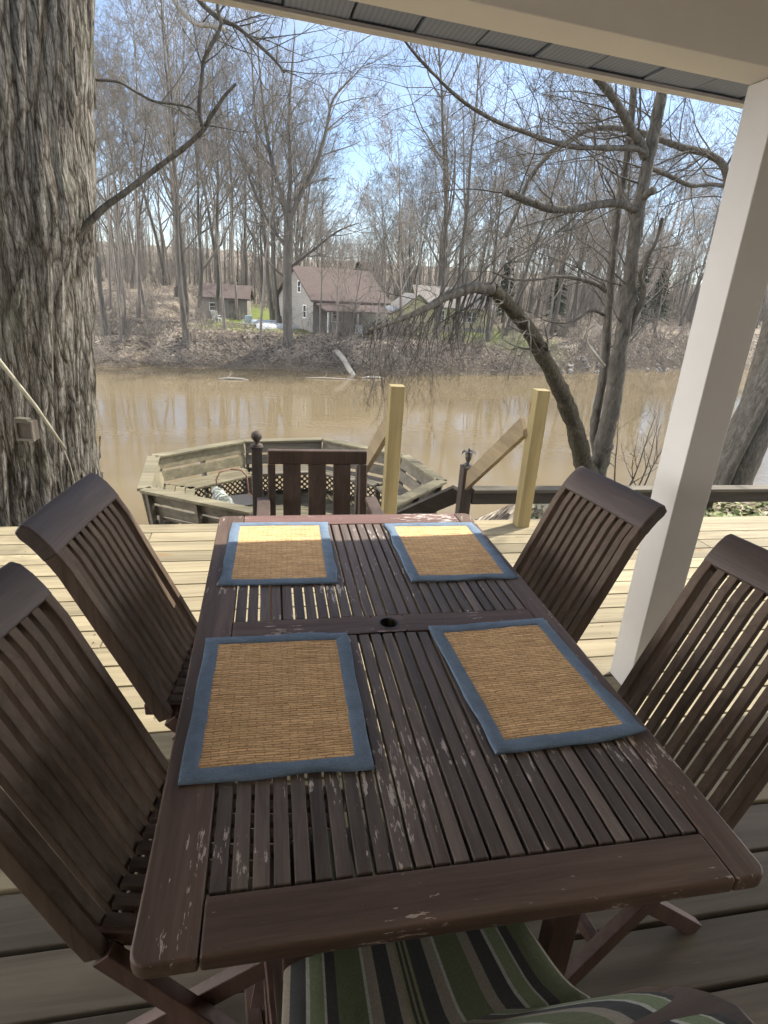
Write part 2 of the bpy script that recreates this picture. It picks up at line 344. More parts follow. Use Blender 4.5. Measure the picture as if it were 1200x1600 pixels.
g.v = [(x, y, gh(x, y)) for y in ys for x in xs]
nx = len(xs)
g.f = [(j*nx+i, j*nx+i+1, (j+1)*nx+i+1, (j+1)*nx+i) for j in range(len(ys)-1) for i in range(nx-1)]

def ground_mat():
    m, n, b = mat('leaf_litter_ground'); L = n.links.new
    mp = coords(n, (1,1,1))
    v = node(n, 'TexVoronoi'); v.inputs['Scale'].default_value = 7; L(mp.outputs[0], v.inputs['Vector'])
    leaf = ramp(n, [(0,(.085,.075,.060)),(.35,(.165,.142,.115)),(.7,(.28,.245,.20)),(1,(.48,.43,.36))])
    sepc = node(n, 'SeparateColor'); L(v.outputs['Color'], sepc.inputs[0]); L(sepc.outputs[0], leaf.inputs[0])
    big = noise_(n, mp, .6, 5, .6); br = ramp(n, [(.35,(.62,.58,.55)),(.65,(1.12,1.08,1.02))]); L(big.outputs[0], br.inputs[0])
    c = mixc(n, 1, leaf.outputs[0], br.outputs[0], 'MULTIPLY')
    sep = node(n, 'SeparateXYZ'); L(mp.outputs[0], sep.inputs[0])
    # lawn: a band of thin grass behind the far bank
    def band(out, a, b_, c_, d_):
        r1 = node(n, 'MapRange'); r1.inputs[1].default_value = a; r1.inputs[2].default_value = b_; L(out, r1.inputs[0])
        r2_ = node(n, 'MapRange'); r2_.inputs[1].default_value = c_; r2_.inputs[2].default_value = d_; r2_.inputs[3].default_value = 1; r2_.inputs[4].default_value = 0; L(out, r2_.inputs[0])
        return mathn(n, 'MULTIPLY', r1.outputs[0], r2_.outputs[0])
    by = band(sep.outputs['Y'], 48.5, 50.5, 72, 90); bx = band(sep.outputs['X'], -7, -3.5, 21, 27)
    ln = noise_(n, mp, .35, 4, .6); lr = ramp(n, [(.26,(0,0,0)),(.38,(1,1,1))]); L(ln.outputs[0], lr.inputs[0])
    k = mathn(n, 'MULTIPLY', mathn(n, 'MULTIPLY', by.outputs[0], bx.outputs[0]).outputs[0], lr.outputs[0])
    gn = noise_(n, mp, 6, 5, .7); gr = ramp(n, [(.3,(.09,.13,.03)),(.7,(.24,.27,.08))]); L(gn.outputs[0], gr.inputs[0])
    c = mixc(n, k.outputs[0], c.outputs[0], gr.outputs[0])
    # wet mud at the waterline
    mz = node(n, 'MapRange'); mz.inputs[1].default_value = -3.9; mz.inputs[2].default_value = -4.9; L(sep.outputs['Z'], mz.inputs[0])
    mud = ramp(n, [(.3,(.085,.07,.052)),(.7,(.20,.165,.12))]); L(gn.outputs[0], mud.inputs[0])
    c = mixc(n, mz.outputs[0], c.outputs[0], mud.outputs[0])
    L(c.outputs[0], b.inputs['Base Color']); b.inputs['Roughness'].default_value = .95; b.inputs['Specular IOR Level'].default_value = .1
    bump(n, b, v.outputs['Distance'], .8, .08)
    return m
ground = g.build('ground', ground_mat(), smooth=True); tag(ground, kind='structure')

def water_mat():
    m, n, b = mat('muddy_river_water'); L = n.links.new
    mp = coords(n, (1,1,1)); g1 = noise_(n, coords(n, (.03,.10,1)), 1.4, 3)
    r = ramp(n, [(.3,(.125,.096,.055)),(.7,(.175,.138,.082))]); L(g1.outputs[0], r.inputs[0]); L(r.outputs[0], b.inputs['Base Color'])
    b.inputs['Roughness'].default_value = .035; b.inputs['IOR'].default_value = 1.33; b.inputs['Specular IOR Level'].default_value = .5
    w1 = noise_(n, coords(n, (1.0,1.5,1)), 1.6, 3, .5, .4); w2 = noise_(n, coords(n, (.25,.5,1)), 1.2, 2, .5, .6)
    calm = noise_(n, coords(n, (.05,.12,1)), 1.0, 2, .5); cr_ = ramp(n, [(.4,(.25,)*3),(.65,(1,)*3)]); L(calm.outputs[0], cr_.inputs[0])
    s = mathn(n, 'ADD', mathn(n, 'MULTIPLY', w1.outputs[0], cr_.outputs[0]).outputs[0], mathn(n, 'MULTIPLY', w2.outputs[0], .8).outputs[0])
    bump(n, b, s.outputs[0], .10, .09)
    return m
wt = MB(); wt.quad((-220,2.5,-5),(280,2.5,-5),(280,135,-5),(-220,135,-5))
tag(wt.build('river_water', water_mat()), kind='structure')

# ------------------------------------------------------------------ deck
dk = MB(); y = 1.222; i = 0
while y < 3.66:
    x = -5.2; x1 = 7.6
    cuts = sorted([x] + [rng.uniform(-4.6, 7.0) if k else (-4.4+((i*1.83) % 3.66)) for k in range(1)] + [(-4.4+((i*1.83) % 3.66))+3.66*q for q in (1, 2)] + [x1])
    cuts = [c for c in cuts if x <= c <= x1]
    for a, b_ in zip(cuts, cuts[1:]):
        if b_-a > .02:
            dk.bb(a+.0025, b_-.0025, y+.004, y+.1345, -.038, rng.uniform(-.0015, .0015))
    y += .1385; i += 1
dko = dk.build('deck', MT['deck_new'], bevel=.003, seg=1); tag(dko, kind='structure')
sc_ = MB()
for r0 in range(17):
    for x in [-4.98+.6*k for k in range(21)]:
        for yy in (.034, .106):
            cx, cy = x+rng.uniform(-.012,.012), 1.222+r0*.1385+yy+rng.uniform(-.006,.006); rd = .0042
            n0 = len(sc_.v); sc_.v += [(cx+rd*math.cos(k*math.pi/4), cy+rd*math.sin(k*math.pi/4), .0022) for k in range(8)]; sc_.f.append(tuple(n0+k for k in range(8)))
sc_.build('deck_screws', MT['metal_dark'], dko)
do = MB(); y = 1.214
while y > -1.6:
    off = rng.uniform(-3, 2)
    for a, b_ in ((-5.2, off), (off, 7.6)): do.bb(a+.002, b_-.002, y-.149, y, -.040, rng.uniform(-.003, .002))
    y -= .161
tag(do.build('old_deck_floor', MT['deck_old'], bevel=.004, seg=1), kind='structure')
ji = MB()
for x in [-5+.6*k for k in range(21)]: ji.bb(x, x+.04, -1.6, 3.63, -.22, -.0415)
ji.bb(-5.2, 7.6, 3.632, 3.67, -.24, -.0415)
tag(ji.build('deck_joist_frame', MT['old_dark']), kind='structure')
def gp(x, y): return (x, y, gh(x, y)-.3)
for x in (-4, -1.2, 1.6): 
    pass

# ------------------------------------------------------------------ porch roof, column, house wall behind
roof = empty('porch_roof', (1.455, 1.8, 2.172), 0, 'cream porch roof with long beam and blue-grey vented eave overhead', 'porch roof')
roof.rotation_euler = (0, R(2.1), R(1.6))
b_ = MB(); b_.bb(-7, 6, 0, .14, 0, .32); b_.build('beam', MT['beam'], roof, bevel=.004)
b_ = MB(); b_.bb(-7, 6, -3.4, -.002, .25, .31); b_.build('ceiling', MT['beam'], roof)
so_m, n_, bs = mat('vented_soffit_panel'); Ls = n_.links.new
mpS = coords(n_, (1,1,1)); sx = node(n_, 'SeparateXYZ'); Ls(mpS.outputs[0], sx.inputs[0])
wv = mathn(n_, 'FRACT', mathn(n_, 'MULTIPLY', sx.outputs['X'], 60).outputs[0]); rS = ramp(n_, [(.3,(.20,.23,.31)),(.5,(.25,.285,.375))]); Ls(wv.outputs[0], rS.inputs[0])
Ls(rS.outputs[0], bs.inputs['Base Color']); bs.inputs['Roughness'].default_value = .5
b_ = MB()
for k in range(64):
    x = -7+k*.2; b_.bb(x+.004, x+.196, .142, .425, .052+(.004 if k % 2 else 0), .066)
b_.build('soffit', so_m, roof, bevel=.003)
b_ = MB(); b_.bb(-7, 6, .427, .45, .040, .24); b_.bb(-7, 6, .405, .426, .040, .050); b_.build('fascia', MT['white'], roof)
b_ = MB(); b_.bar((-.5, -3.5, 1.30), (-.5, .44, .28), 13, .03, (1,0,0)); b_.build('roof_slab', plain('grey_shingles', (.12,.11,.105), .9, .3, 20, .3), roof)

col = empty('porch_column', (1.525, 1.87, 0), 0, 'square cream porch column standing on the deck right of the table', 'column')
b_ = MB(); b_.bb(-.07, .07, -.07, .07, 0, 2.17); b_.build('shaft', MT['white'], col, bevel=.004)

hw = empty('house_wall', (0, -1.62, 0), 0, 'cream lap-sided house wall behind the porch', 'house wall')
b_ = MB()
for k in range(19): b_.box((1, .02, .07+k*.135), (12, .03, .14), M=Matrix.Rotation(R(5), 3, 'X'))
b_.build('siding', MT['siding'], hw)

# ------------------------------------------------------------------ table
TX, TY = .277, 1.255
table = empty('dining_table', (TX, TY, 0), 0, 'long weathered dark slatted table with placemats on it', 'table')
def tb(f): 
    m = MB(); f(m); m.v = [(x-TX, y-TY, z) for x, y, z in m.v]; return m
def prism(m, outline, z0, z1):
    n = len(m.v); k = len(outline)
    m.v += [(x, y, z0) for x, y in outline] + [(x, y, z1) for x, y in outline]
    m.f.append(tuple(n+i for i in reversed(range(k)))); m.f.append(tuple(n+k+i for i in range(k)))
    for i in range(k): m.f.append((n+i, n+(i+1) % k, n+k+(i+1) % k, n+k+i))
def rcorner(cx, cy, r, a0): return [(cx+r*math.cos(R(a0+t)), cy+r*math.sin(R(a0+t))) for t in (0, 18, 36, 54, 72, 90)]
xl, xi, xj, xr, y0, y1 = -.182, -.0975, .6785, .737, .509, 2.0
rr = .022
tb(lambda m: prism(m, [(xi, y0), (xi, y1)] + rcorner(xl+rr, y1-rr, rr, 90) + rcorner(xl+rr, y0+rr, rr, 180), .712, .74)).build('side_rail', MT['rail_y'], table, bevel=.005)
tb(lambda m: prism(m, [(xj, y1), (xj, y0)] + rcorner(xr-rr, y0+rr, rr, 270) + rcorner(xr-rr, y1-rr, rr, 0), .712, .74)).build('side_rail', MT['rail_y'], table, bevel=.005)
tb(lambda m: m.bb(xi+.001, xj-.001, y0, .5915, .712, .74)).build('end_rail', MT['rail_x'], table, bevel=.005)
tb(lambda m: m.bb(xi+.001, xj-.001, 1.912, y1, .712, .74)).build('end_rail', MT['rail_worn'], table, bevel=.005)
def midrail(m):
    cx, cy, r, a, b2, c, d2 = .287, 1.2545, .023, .245, .329, 1.2165, 1.2925
    m.bb(xi+.001, a, c, d2, .712, .74); m.bb(b2, xj-.001, c, d2, .712, .74)
    K = 32; n = len(m.v); ring = []; sq = []
    for i in range(K):
        t = 2*math.pi*i/K; ct, st = math.cos(t), math.sin(t)
        s = min((.042)/abs(ct) if abs(ct) > 1e-6 else 9, (.038)/abs(st) if abs(st) > 1e-6 else 9)
        ring.append((cx+r*ct, cy+r*st)); sq.append((cx+s*ct, cy+s*st))
    for z in (.712, .74): m.v += [(x, y, z) for x, y in ring] + [(x, y, z) for x, y in sq]
    for i in range(K):
        j = (i+1) % K
        m.f.append((n+2*K+i, n+3*K+i, n+3*K+j, n+2*K+j)); m.f.append((n+i, n+j, n+K+j, n+K+i)); m.f.append((n+i, n+2*K+i, n+2*K+j, n+j))
tb(midrail).build('middle_rail', MT['rail_x'], table)
def ring_(m):
    K = 32
    for i in range(K):
        a, b2 = 2*math.pi*i/K, 2*math.pi*(i+1)/K
        for (r1, z1, r2_, z2) in ((.0225,.7415,.0265,.7415),(.0225,.70,.0225,.7415)):
            p = lambda r, t, z: (.287+r*math.cos(t), 1.2545+r*math.sin(t), z)
            m.quad(p(r1,a,z1), p(r2_,a,z2), p(r2_,b2,z2), p(r1,b2,z1))
tb(ring_).build('umbrella_hole_ring', MT['metal_dark'], table)
for ya, yb in ((.595, 1.2135), (1.2955, 1.9085)):
    def slats(m):
        for k in range(26):
            x = xi+.005+k*.0297; m.bb(x+rng.uniform(-.0006,.0006), x+.0240, ya, yb, .718, .7385+rng.uniform(-.0008,.0008))
    tb(slats).build('slat_panel', MT['slat'], table, bevel=.0025)
tb(lambda m: (m.bb(-.13,-.105,.57,1.95,.655,.7115), m.bb(.685,.71,.57,1.95,.655,.7115), m.bb(-.1045,.6845,.56,.585,.655,.7115), m.bb(-.1045,.6845,1.935,1.96,.655,.7115))).build('apron', MT['teak_red'], table, bevel=.003)
for x, y in ((.035,.665),(.52,.665),(.035,1.85),(.52,1.85)):
    tb(lambda m: m.bb(x-.026, x+.026, y-.018, y+.018, 0, .7115)).build('leg', MT['teak_red'], table, bevel=.003)

# ------------------------------------------------------------------ placemats
def weave_mat():
    m, n, b = mat('woven_reed'); L = n.links.new
    mp = coords(n, (1,1,1)); nzz = noise_(n, coords(n, (8,40,1)), 3, 3); 
    off = node(n, 'VectorMath', operation='MULTIPLY_ADD'); off.inputs[1].default_value = (.02, .010, 0); L(nzz.outputs['Color'], off.inputs[0]); L(mp.outputs[0], off.inputs[2])
    br = node(n, 'TexBrick'); br.offset = .5; br.inputs['Scale'].default_value = 1; br.inputs['Mortar Size'].default_value = .0011; br.inputs['Mortar Smooth'].default_value = .6
    br.inputs['Brick Width'].default_value = .031; br.inputs['Row Height'].default_value = .0062; br.inputs['Bias'].default_value = 0
    br.inputs['Color1'].default_value = (.86,.60,.33,1); br.inputs['Color2'].default_value = (.68,.44,.23,1); br.inputs['Mortar'].default_value = (.33,.19,.09,1)
    L(off.outputs[0], br.inputs['Vector'])
    st = noise_(n, coords(n, (2,120,1)), 2.2, 5, .7); sr = ramp(n, [(.32,(.62,.57,.50)),(.68,(1.22,1.2,1.15))]); L(st.outputs[0], sr.inputs[0])
    c = mixc(n, 1, br.outputs[0], sr.outputs[0], 'MULTIPLY')
    L(c.outputs[0], b.inputs['Base Color']); b.inputs['Roughness'].default_value = .75
    h = mathn(n, 'SUBTRACT', st.outputs[0], br.outputs['Fac']); bump(n, b, h.outputs[0], .5, .002)
    return m
def cloth_mat():
    m, n, b = mat('blue_cotton_binding'); L = n.links.new
    f = noise_(n, coords(n, (1,1,1)), 420, 2); g2 = noise_(n, coords(n, (1,1,1)), 22, 4)
    r = ramp(n, [(.3,(.115,.165,.235)),(.7,(.17,.23,.31))]); L(f.outputs[0], r.inputs[0])
    r2_ = ramp(n, [(.3,(.8,.8,.8)),(.7,(1.15,1.15,1.15))]); L(g2.outputs[0], r2_.inputs[0])
    c = mixc(n, 1, r.outputs[0], r2_.outputs[0], 'MULTIPLY'); L(c.outputs[0], b.inputs['Base Color']); b.inputs['Roughness'].default_value = .85
    wr = noise_(n, coords(n, (1,1,1)), 75, 3); bump(n, b, wr.outputs[0], .5, .004); return m
WV, CL = weave_mat(), cloth_mat()
def placemat(cx, cy, w_, h_, rz, label, seed, curl=0):
    root = empty('placemat', (cx, cy, .7395), R(rz), label, 'placemat', 'reed placemats on the table')
    bw = .0305; r = random.Random(seed)
    def zz(x, y):
        c = max(0, x/(w_/2))*max(0, -y/(h_/2))
        return .0042+.0024*noise.noise(Vector((x*9+seed*3, y*9, seed)))+.0008 + curl*c**3
    def edge(x, y):
        return x+.006*noise.noise(Vector((y*11, seed, 1)))*(abs(x) > w_/2-.001), y+.007*noise.noise(Vector((x*9, seed, 4)))*(abs(y) > h_/2-.001)
    NX, NY = 24, 30; m = MB()
    a, c = w_/2-bw+.003, h_/2-bw+.003
    m.v = [(-a+2*a*i/NX, -c+2*c*j/NY, zz(-a+2*a*i/NX, -c+2*c*j/NY)) for j in range(NY+1) for i in range(NX+1)]
    m.f = [(j*(NX+1)+i, j*(NX+1)+i+1, (j+1)*(NX+1)+i+1, (j+1)*(NX+1)+i) for j in range(NY) for i in range(NX)]
    m.build('woven_centre', WV, root, smooth=True)
    # mitred cloth binding, four folded strips with a rounded section
    corners = [(-1,-1),(1,-1),(1,1),(-1,1)]; m = MB(); prof = [(0,-.0022),(0,.0016),(.10,.0030),(.5,.0034),(.93,.0030),(1,.0016)]
    for k in range(4):
        (ax, ay), (bx, by) = corners[k], corners[(k+1) % 4]; K = 40; n0 = len(m.v)
        for i in range(K+1):
            t = i/K
            for q, dz in prof:
                W = w_/2-bw*q; H = h_/2-bw*q
                x = lerp(ax*W, bx*W, t); y = lerp(ay*H, by*H, t)
                puck = .0011*noise.noise(Vector((x*90, y*90, seed)))
                X, Y = edge(x, y) if q == 0 else (x, y)
                if q in (1, .93): X += .002*noise.noise(Vector((y*25, 3, seed))); Y += .002*noise.noise(Vector((x*25, 8, seed)))
                m.v.append((X, Y, zz(x, y)+dz-.0012+puck))
        P = len(prof)
        for i in range(K):
            for j in range(P-1): m.f.append((n0+i*P+j, n0+(i+1)*P+j, n0+(i+1)*P+j+1, n0+i*P+j+1))
    o = m.build('cloth_border', CL, root, smooth=True)
    return root
placemat(.009, 1.003, .331, .432, -.8, 'blue-bordered reed placemat on the near left of the table, fully in shade', 1, .002)
placemat(.549, 1.014, .316, .432, 2.6, 'blue-bordered reed placemat set slightly askew on the near right of the table', 2, .012)
placemat(.023, 1.697, .327, .446, -1.2, 'blue-bordered reed placemat at the far left of the table, sunlit along one end', 3)
placemat(.555, 1.679, .326, .433, 0, 'blue-bordered reed placemat at the far right of the table, beside the flaking end', 4)

# ------------------------------------------------------------------ chairs
BACK = [(.035,.400),(.0,.47),(-.041,.56),(-.088,.66),(-.134,.76),(-.171,.84),(-.199,.885),(-.232,.925),(-.256,.952)]
W2 = .205
def folding_chair(loc, a, label, tilt=0):
    root = empty('folding_chair', loc, R(a)-math.pi/2, label, 'chair', 'folding slatted chairs round the table')
    for s in (-1, 1):
        x0, x1 = sorted((s*W2, s*(W2-.028)))
        m = MB(); m.ribbon(BACK[:7]+[(-.222,.914)], x0, x1, .040); m.build('back_stile', MT['teak_dark'], root, bevel=.004)
        m = MB(); xa = s*(W2-.014)
        m.bar((xa, .045, .40), (xa, .43, 0), .028, .045, (1,0,0)); m.build('leg', MT['teak_red'], root, bevel=.003)
        m = MB(); xb = s*(W2-.045)
        m.bar((xb, .40, .405), (xb, -.06, 0), .026, .042, (1,0,0)); m.build('leg', MT['teak_red'], root, bevel=.003)
        m = MB(); m.bar((xb, -.03, .408), (xb, .44, .418), .026, .036, (1,0,0)); m.build('seat_rail', MT['teak_red'], root, bevel=.003)
    m = MB(); N = 9; wsl = .0243; gap = (2*(W2-.028)-N*wsl)/(N+1)
    for k in range(N):
        x = -(W2-.028)+gap+k*(wsl+gap); m.ribbon(BACK[:7]+[(-.201,.888)], x, x+wsl, .018)
    m.build('back_slats', MT['teak_dark'], root, bevel=.002)
    # top rail: one shaped board, dished in plan and rolled back at the top
    m = MB(); K = 12; TR = [(-.196,.880),(-.210,.901),(-.228,.924),(-.249,.944),(-.264,.955)]
    n0 = len(m.v); P = len(TR)
    for i in range(K+1):
        x = lerp(-W2-.002, W2+.002, i/K); dish = -.005*(1-(x/W2)**2)
        for j, (yy, z) in enumerate(TR):
            p0, p1 = TR[max(0,j-1)], TR[min(P-1,j+1)]; t = Vector((p1[0]-p0[0], p1[1]-p0[1])).normalized(); nn = Vector((-t.y, t.x))
            for sgn in (.5, -.5):
                th = .0425 if j < P-1 else .026
                m.v.append((x, yy+dish+nn.x*sgn*th, z+nn.y*sgn*th))
    S = 2*P
    for i in range(K):
        for j in range(P-1):
            A = n0+i*S+2*j; B = n0+(i+1)*S+2*j
            m.f.append((A, A+2, B+2, B)); m.f.append((A+1, B+1, B+3, A+3))
        A = n0+i*S; B = n0+(i+1)*S
        m.f.append((A, B, B+1, A+1)); m.f.append((A+S-2, A+S-1, B+S-1, B+S-2))
    for A, rev in ((n0, False), (n0+K*S, True)):
        for j in range(P-1):
            q = (A+2*j, A+2*j+1, A+2*j+3, A+2*j+2); m.f.append(tuple(reversed(q)) if rev else q)
    m.build('top_rail', MT['teak_rail'], root, bevel=.006, seg=3)
    m = MB()
    for k in range(N):
        x = -(W2-.028)+gap+k*(wsl+gap); m.ribbon([(.035,.425),(.12,.422),(.25,.424),(.37,.434),(.44,.436)], x, x+wsl, .016)
    m.build('seat_slats', MT['teak_seat'], root, bevel=.002)
    m = MB(); m.bb(-W2+.03, W2-.03, .425, .455, .40, .4255); m.build('seat_crossbar', MT['teak_red'], root, bevel=.003)
    m = MB(); m.bb(-W2+.03, W2-.03, .05, .075, .39, .412); m.build('seat_crossbar', MT['teak_red'], root, bevel=.003)
    m = MB(); m.bar((-W2+.03,.30,.135),(W2-.03,.30,.135),.026,.026); m.build('stretcher', MT['teak_red'], root, bevel=.002)
    return root
MT['teak_rail'] = wood('stained_top_rail_wood', (.060,.044,.038), (.100,.076,.066), 'x', .5, .06, None, .7, 50)
folding_chair((-.300, 1.565, 0), -7, 'dark folding chair left of the table, farther one, between near chair and big trunk')
folding_chair((-.314, .955, 0), -10.5, 'dark folding chair left of the table, nearest the camera and cut by the frame')
folding_chair((.884, 1.647, 0), 188, 'dark folding chair right of the table, standing before the cream column')
folding_chair((1.0, 1.025, 0), 189, 'dark folding chair right of the table with sunlight showing between its slats')
near = folding_chair((.175, .475, 0), 96, 'folding chair at the near table end carrying a green striped pad')

# striped pad hung over the near chair
def stripe_mat():
    m, n, b = mat('green_striped_canvas'); L = n.links.new
    uv = node(n, 'UVMap'); uv.uv_map = 'stripes'; sp = node(n, 'SeparateXYZ'); L(uv.outputs[0], sp.inputs[0])
    fr = mathn(n, 'FRACT', mathn(n, 'MULTIPLY', sp.outputs['X'], 3.6).outputs[0])
    G, K_, T, Y_, W_, LG = (.085,.098,.055), (.036,.037,.038), (.19,.168,.135), (.16,.155,.085), (.30,.30,.27), (.135,.165,.095)
    st = [(0,G),(.14,W_),(.155,T),(.21,K_),(.29,T),(.33,Y_),(.345,K_),(.36,Y_),(.375,K_),(.39,Y_),(.405,K_),(.49,T),(.55,W_),(.565,G),(.70,T),(.76,K_),(.84,W_),(.86,LG),(.93,W_),(.945,K_)]
    r = ramp(n, st, 'CONSTANT'); L(fr.outputs[0], r.inputs[0])
    f = noise_(n, coords(n, (1,1,1)), 300, 2); fr2 = ramp(n, [(.3,(.82,)*3),(.7,(1.15,)*3)]); L(f.outputs[0], fr2.inputs[0])
    c = mixc(n, 1, r.outputs[0], fr2.outputs[0], 'MULTIPLY'); L(c.outputs[0], b.inputs['Base Color']); b.inputs['Roughness'].default_value = .9
    wr = noise_(n, coords(n, (1,1,1)), 9, 3); bump(n, b, wr.outputs[0], .5, .02); return m
STR = stripe_mat()
pad = empty('chair_pad', (.175, .475, 0), R(96)-math.pi/2, 'green, black and tan striped chair pad on the near folding chair', 'chair pad')
def pad_sheet(name, prof, xa, xb, th, ex, seed, shear=0, fan=0):
    """soft cushion along a YZ profile; its stripes run along the profile"""
    m = MB(); NX = 22; P = len(prof); uvs = []
    tot = [0]
    for a, b2 in zip(prof, prof[1:]): tot.append(tot[-1]+math.dist(a, b2))
    for side in (1, -1):
        for j, (yy, z) in enumerate(prof):
            p0, p1 = prof[max(0,j-1)], prof[min(P-1,j+1)]; t = Vector((p1[0]-p0[0], p1[1]-p0[1])).normalized(); nn = Vector((-t.y, t.x))
            for i in range(NX+1):
                u = i/NX; e = min(u, 1-u, .12)/.12; f = min(j, P-1-j, 2)/2
                puff = th*(.25+.75*math.sqrt(max(0, e)))*(.4+.6*f) + .004*noise.noise(Vector((u*6, j*.5, seed)))
                k = puff*(1 if side > 0 else .15)*side
                m.v.append((lerp(xa, xb, u)+shear*tot[j]+fan*(u-.5)*max(0,.30-tot[j]), yy+nn.x*k, z+nn.y*k)); uvs.append((u*(xb-xa)+.2+ex, tot[j]))
    S = NX+1; B = P*S
    for j in range(P-1):
        for i in range(NX):
            q = (j*S+i, j*S+i+1, (j+1)*S+i+1, (j+1)*S+i); m.f.append(q); m.f.append(tuple(B+v for v in reversed(q)))
    rim = [(0,i) for i in range(NX)]+[(j,NX) for j in range(P-1)]+[(P-1,i) for i in range(NX,0,-1)]+[(j,0) for j in range(P-1,0,-1)]
    ids = [j*S+i for j, i in rim]
    for a, b2 in zip(ids, ids[1:]+ids[:1]): m.f.append((a, B+a, B+b2, b2))
    o = m.build(name, STR, pad, smooth=True)
    ul = o.data.uv_layers.new(name='stripes')
    for lp in o.data.loops: ul.data[lp.index].uv = uvs[lp.vertex_index]
    sub = o.modifiers.new('subsurf', 'SUBSURF'); sub.levels = 1; sub.render_levels = 1
    return o
pad_sheet('seat_pad', [(.0,.50),(.035,.462),(.08,.450),(.14,.452),(.20,.456),(.26,.458),(.32,.458),(.38,.455),(.42,.445),(.45,.42)], -.13, .275, .035, 0, 3, 0, .35)
pad_sheet('back_pad', [(.028,.50),(-.02,.58),(-.07,.68),(-.125,.79),(-.165,.87),(-.20,.925),(-.222,.937),(-.238,.965),(-.262,.985),(-.288,.978),(-.312,.94),(-.32,.88),(-.315,.80)], -.10, .185, .012, .07, 9)
m = MB(); m.tube([(.165,-.30,.965),(.185,-.285,.955),(.195,-.27,.985),(.20,-.265,1.0)], [.004,.005,.004,.003], 6); m.build('tie_tape', plain('tie_tape_cotton', (.30,.36,.24), .9), pad, smooth=True)

# armchair at the far end
MT['teak_arm'] = wood('dark_brown_armchair_wood', (.058,.040,.032), (.105,.074,.060), 'z', .6, .15, None, .7, 50)
def armchair(loc, rz, label):
    root = empty('slat_back_armchair', loc, rz, label, 'armchair'); H = .83
    for s in (-1, 1):
        m = MB(); m.bar((s*.205,-.075,H-.065),(s*.205,0,.42),.034,.036,(1,0,0)); m.bar((s*.205,0,.418),(s*.205,-.02,0),.034,.04,(1,0,0)); m.build('back_leg', MT['teak_arm'], root, bevel=.004)
        m = MB(); m.bb(s*.235-.018, s*.235+.018, .40,.44,0,.595); m.build('front_leg', MT['teak_arm'], root, bevel=.004)
        m = MB(); m.bb(s*.24-.028, s*.24+.028, -.04,.30,.597,.622); m.tube([(s*.24-.028,.30,.605),(s*.24+.028,.30,.605)],.017,12); m.build('arm', MT['teak_arm'], root, bevel=.006)
    m = MB(); m.bb(-.222,.222,-.095,-.063,H-.066,H); m.build('top_rail', MT['teak_arm'], root, bevel=.008)
    for x in (-.108, .004, .116):
        m = MB(); m.bar((x,-.072,H-.066),(x,-.012,.49),.078,.016,(1,0,0)); m.build('back_slat', MT['teak_arm'], root, bevel=.002)
    m = MB(); m.bb(-.19,.19,-.02,.01,.45,.49); m.build('lower_rail', MT['teak_arm'], root, bevel=.003)
    m = MB()
    for k in range(8): m.bb(-.20,.20,.03+k*.05,.07+k*.05,.41,.43)
    m.build('seat_slats', MT['teak_arm'], root, bevel=.002)
    return root
armchair((.205, 2.475, 0), math.pi, 'dark brown armchair with wide back slats at the river end of the table')
# ------------------------------------------------------------------ stairs down to the lower deck
FL = -1.55
def stair_post(x, y, label):
    o = empty('stair_post', (x, y, 0), R(rng.uniform(-2, 2)), label, 'post', 'new pine posts at the head of the stairs')
    m = MB(); m.bb(-.045,.045,-.045,.045,0,.955); m.build('shaft', MT['pine'], o, bevel=.004)
    return o
stair_post(.768, 3.600, 'new pine post at the deck edge, behind the dark armchair')
stair_post(1.728, 3.600, 'new pine post at the deck edge, nearer the cream column')
ha = empty('stair_handrail', (.772, 3.66, .70), 0, 'pine stair handrail dropping from the post behind the armchair', 'handrail')
m = MB(); m.bar((-.02,-.01,.02),(-.02,1.15,-.71),.038,.135,(1,0,0)); m.build('rail', MT['pine_rail'], ha, bevel=.003)
m = MB(); m.bb(-.06,.03,1.06,1.15,-2.2,-.62); m.build('end_post', MT['post_dark'], ha, bevel=.003)
sb_ = MB(); sb_.bar((1.64,4.68,-.13),(1.22,5.72,-.86),.035,.19,(0,1,0)); tag(sb_.build('side_board', MT['old_dark'], bevel=.003), 'dark sloping board between the metal palm newel and the bench ring', 'board')
hb = empty('stair_handrail', (1.70, 3.66, .70), 0, 'pine stair handrail dropping toward the small metal palm finial', 'handrail')
m = MB(); m.bar((-.03,-.01,.0),(-.055,.98,-.745),.038,.135,(1,0,0)); m.build('rail', MT['pine_rail'], hb, bevel=.003)

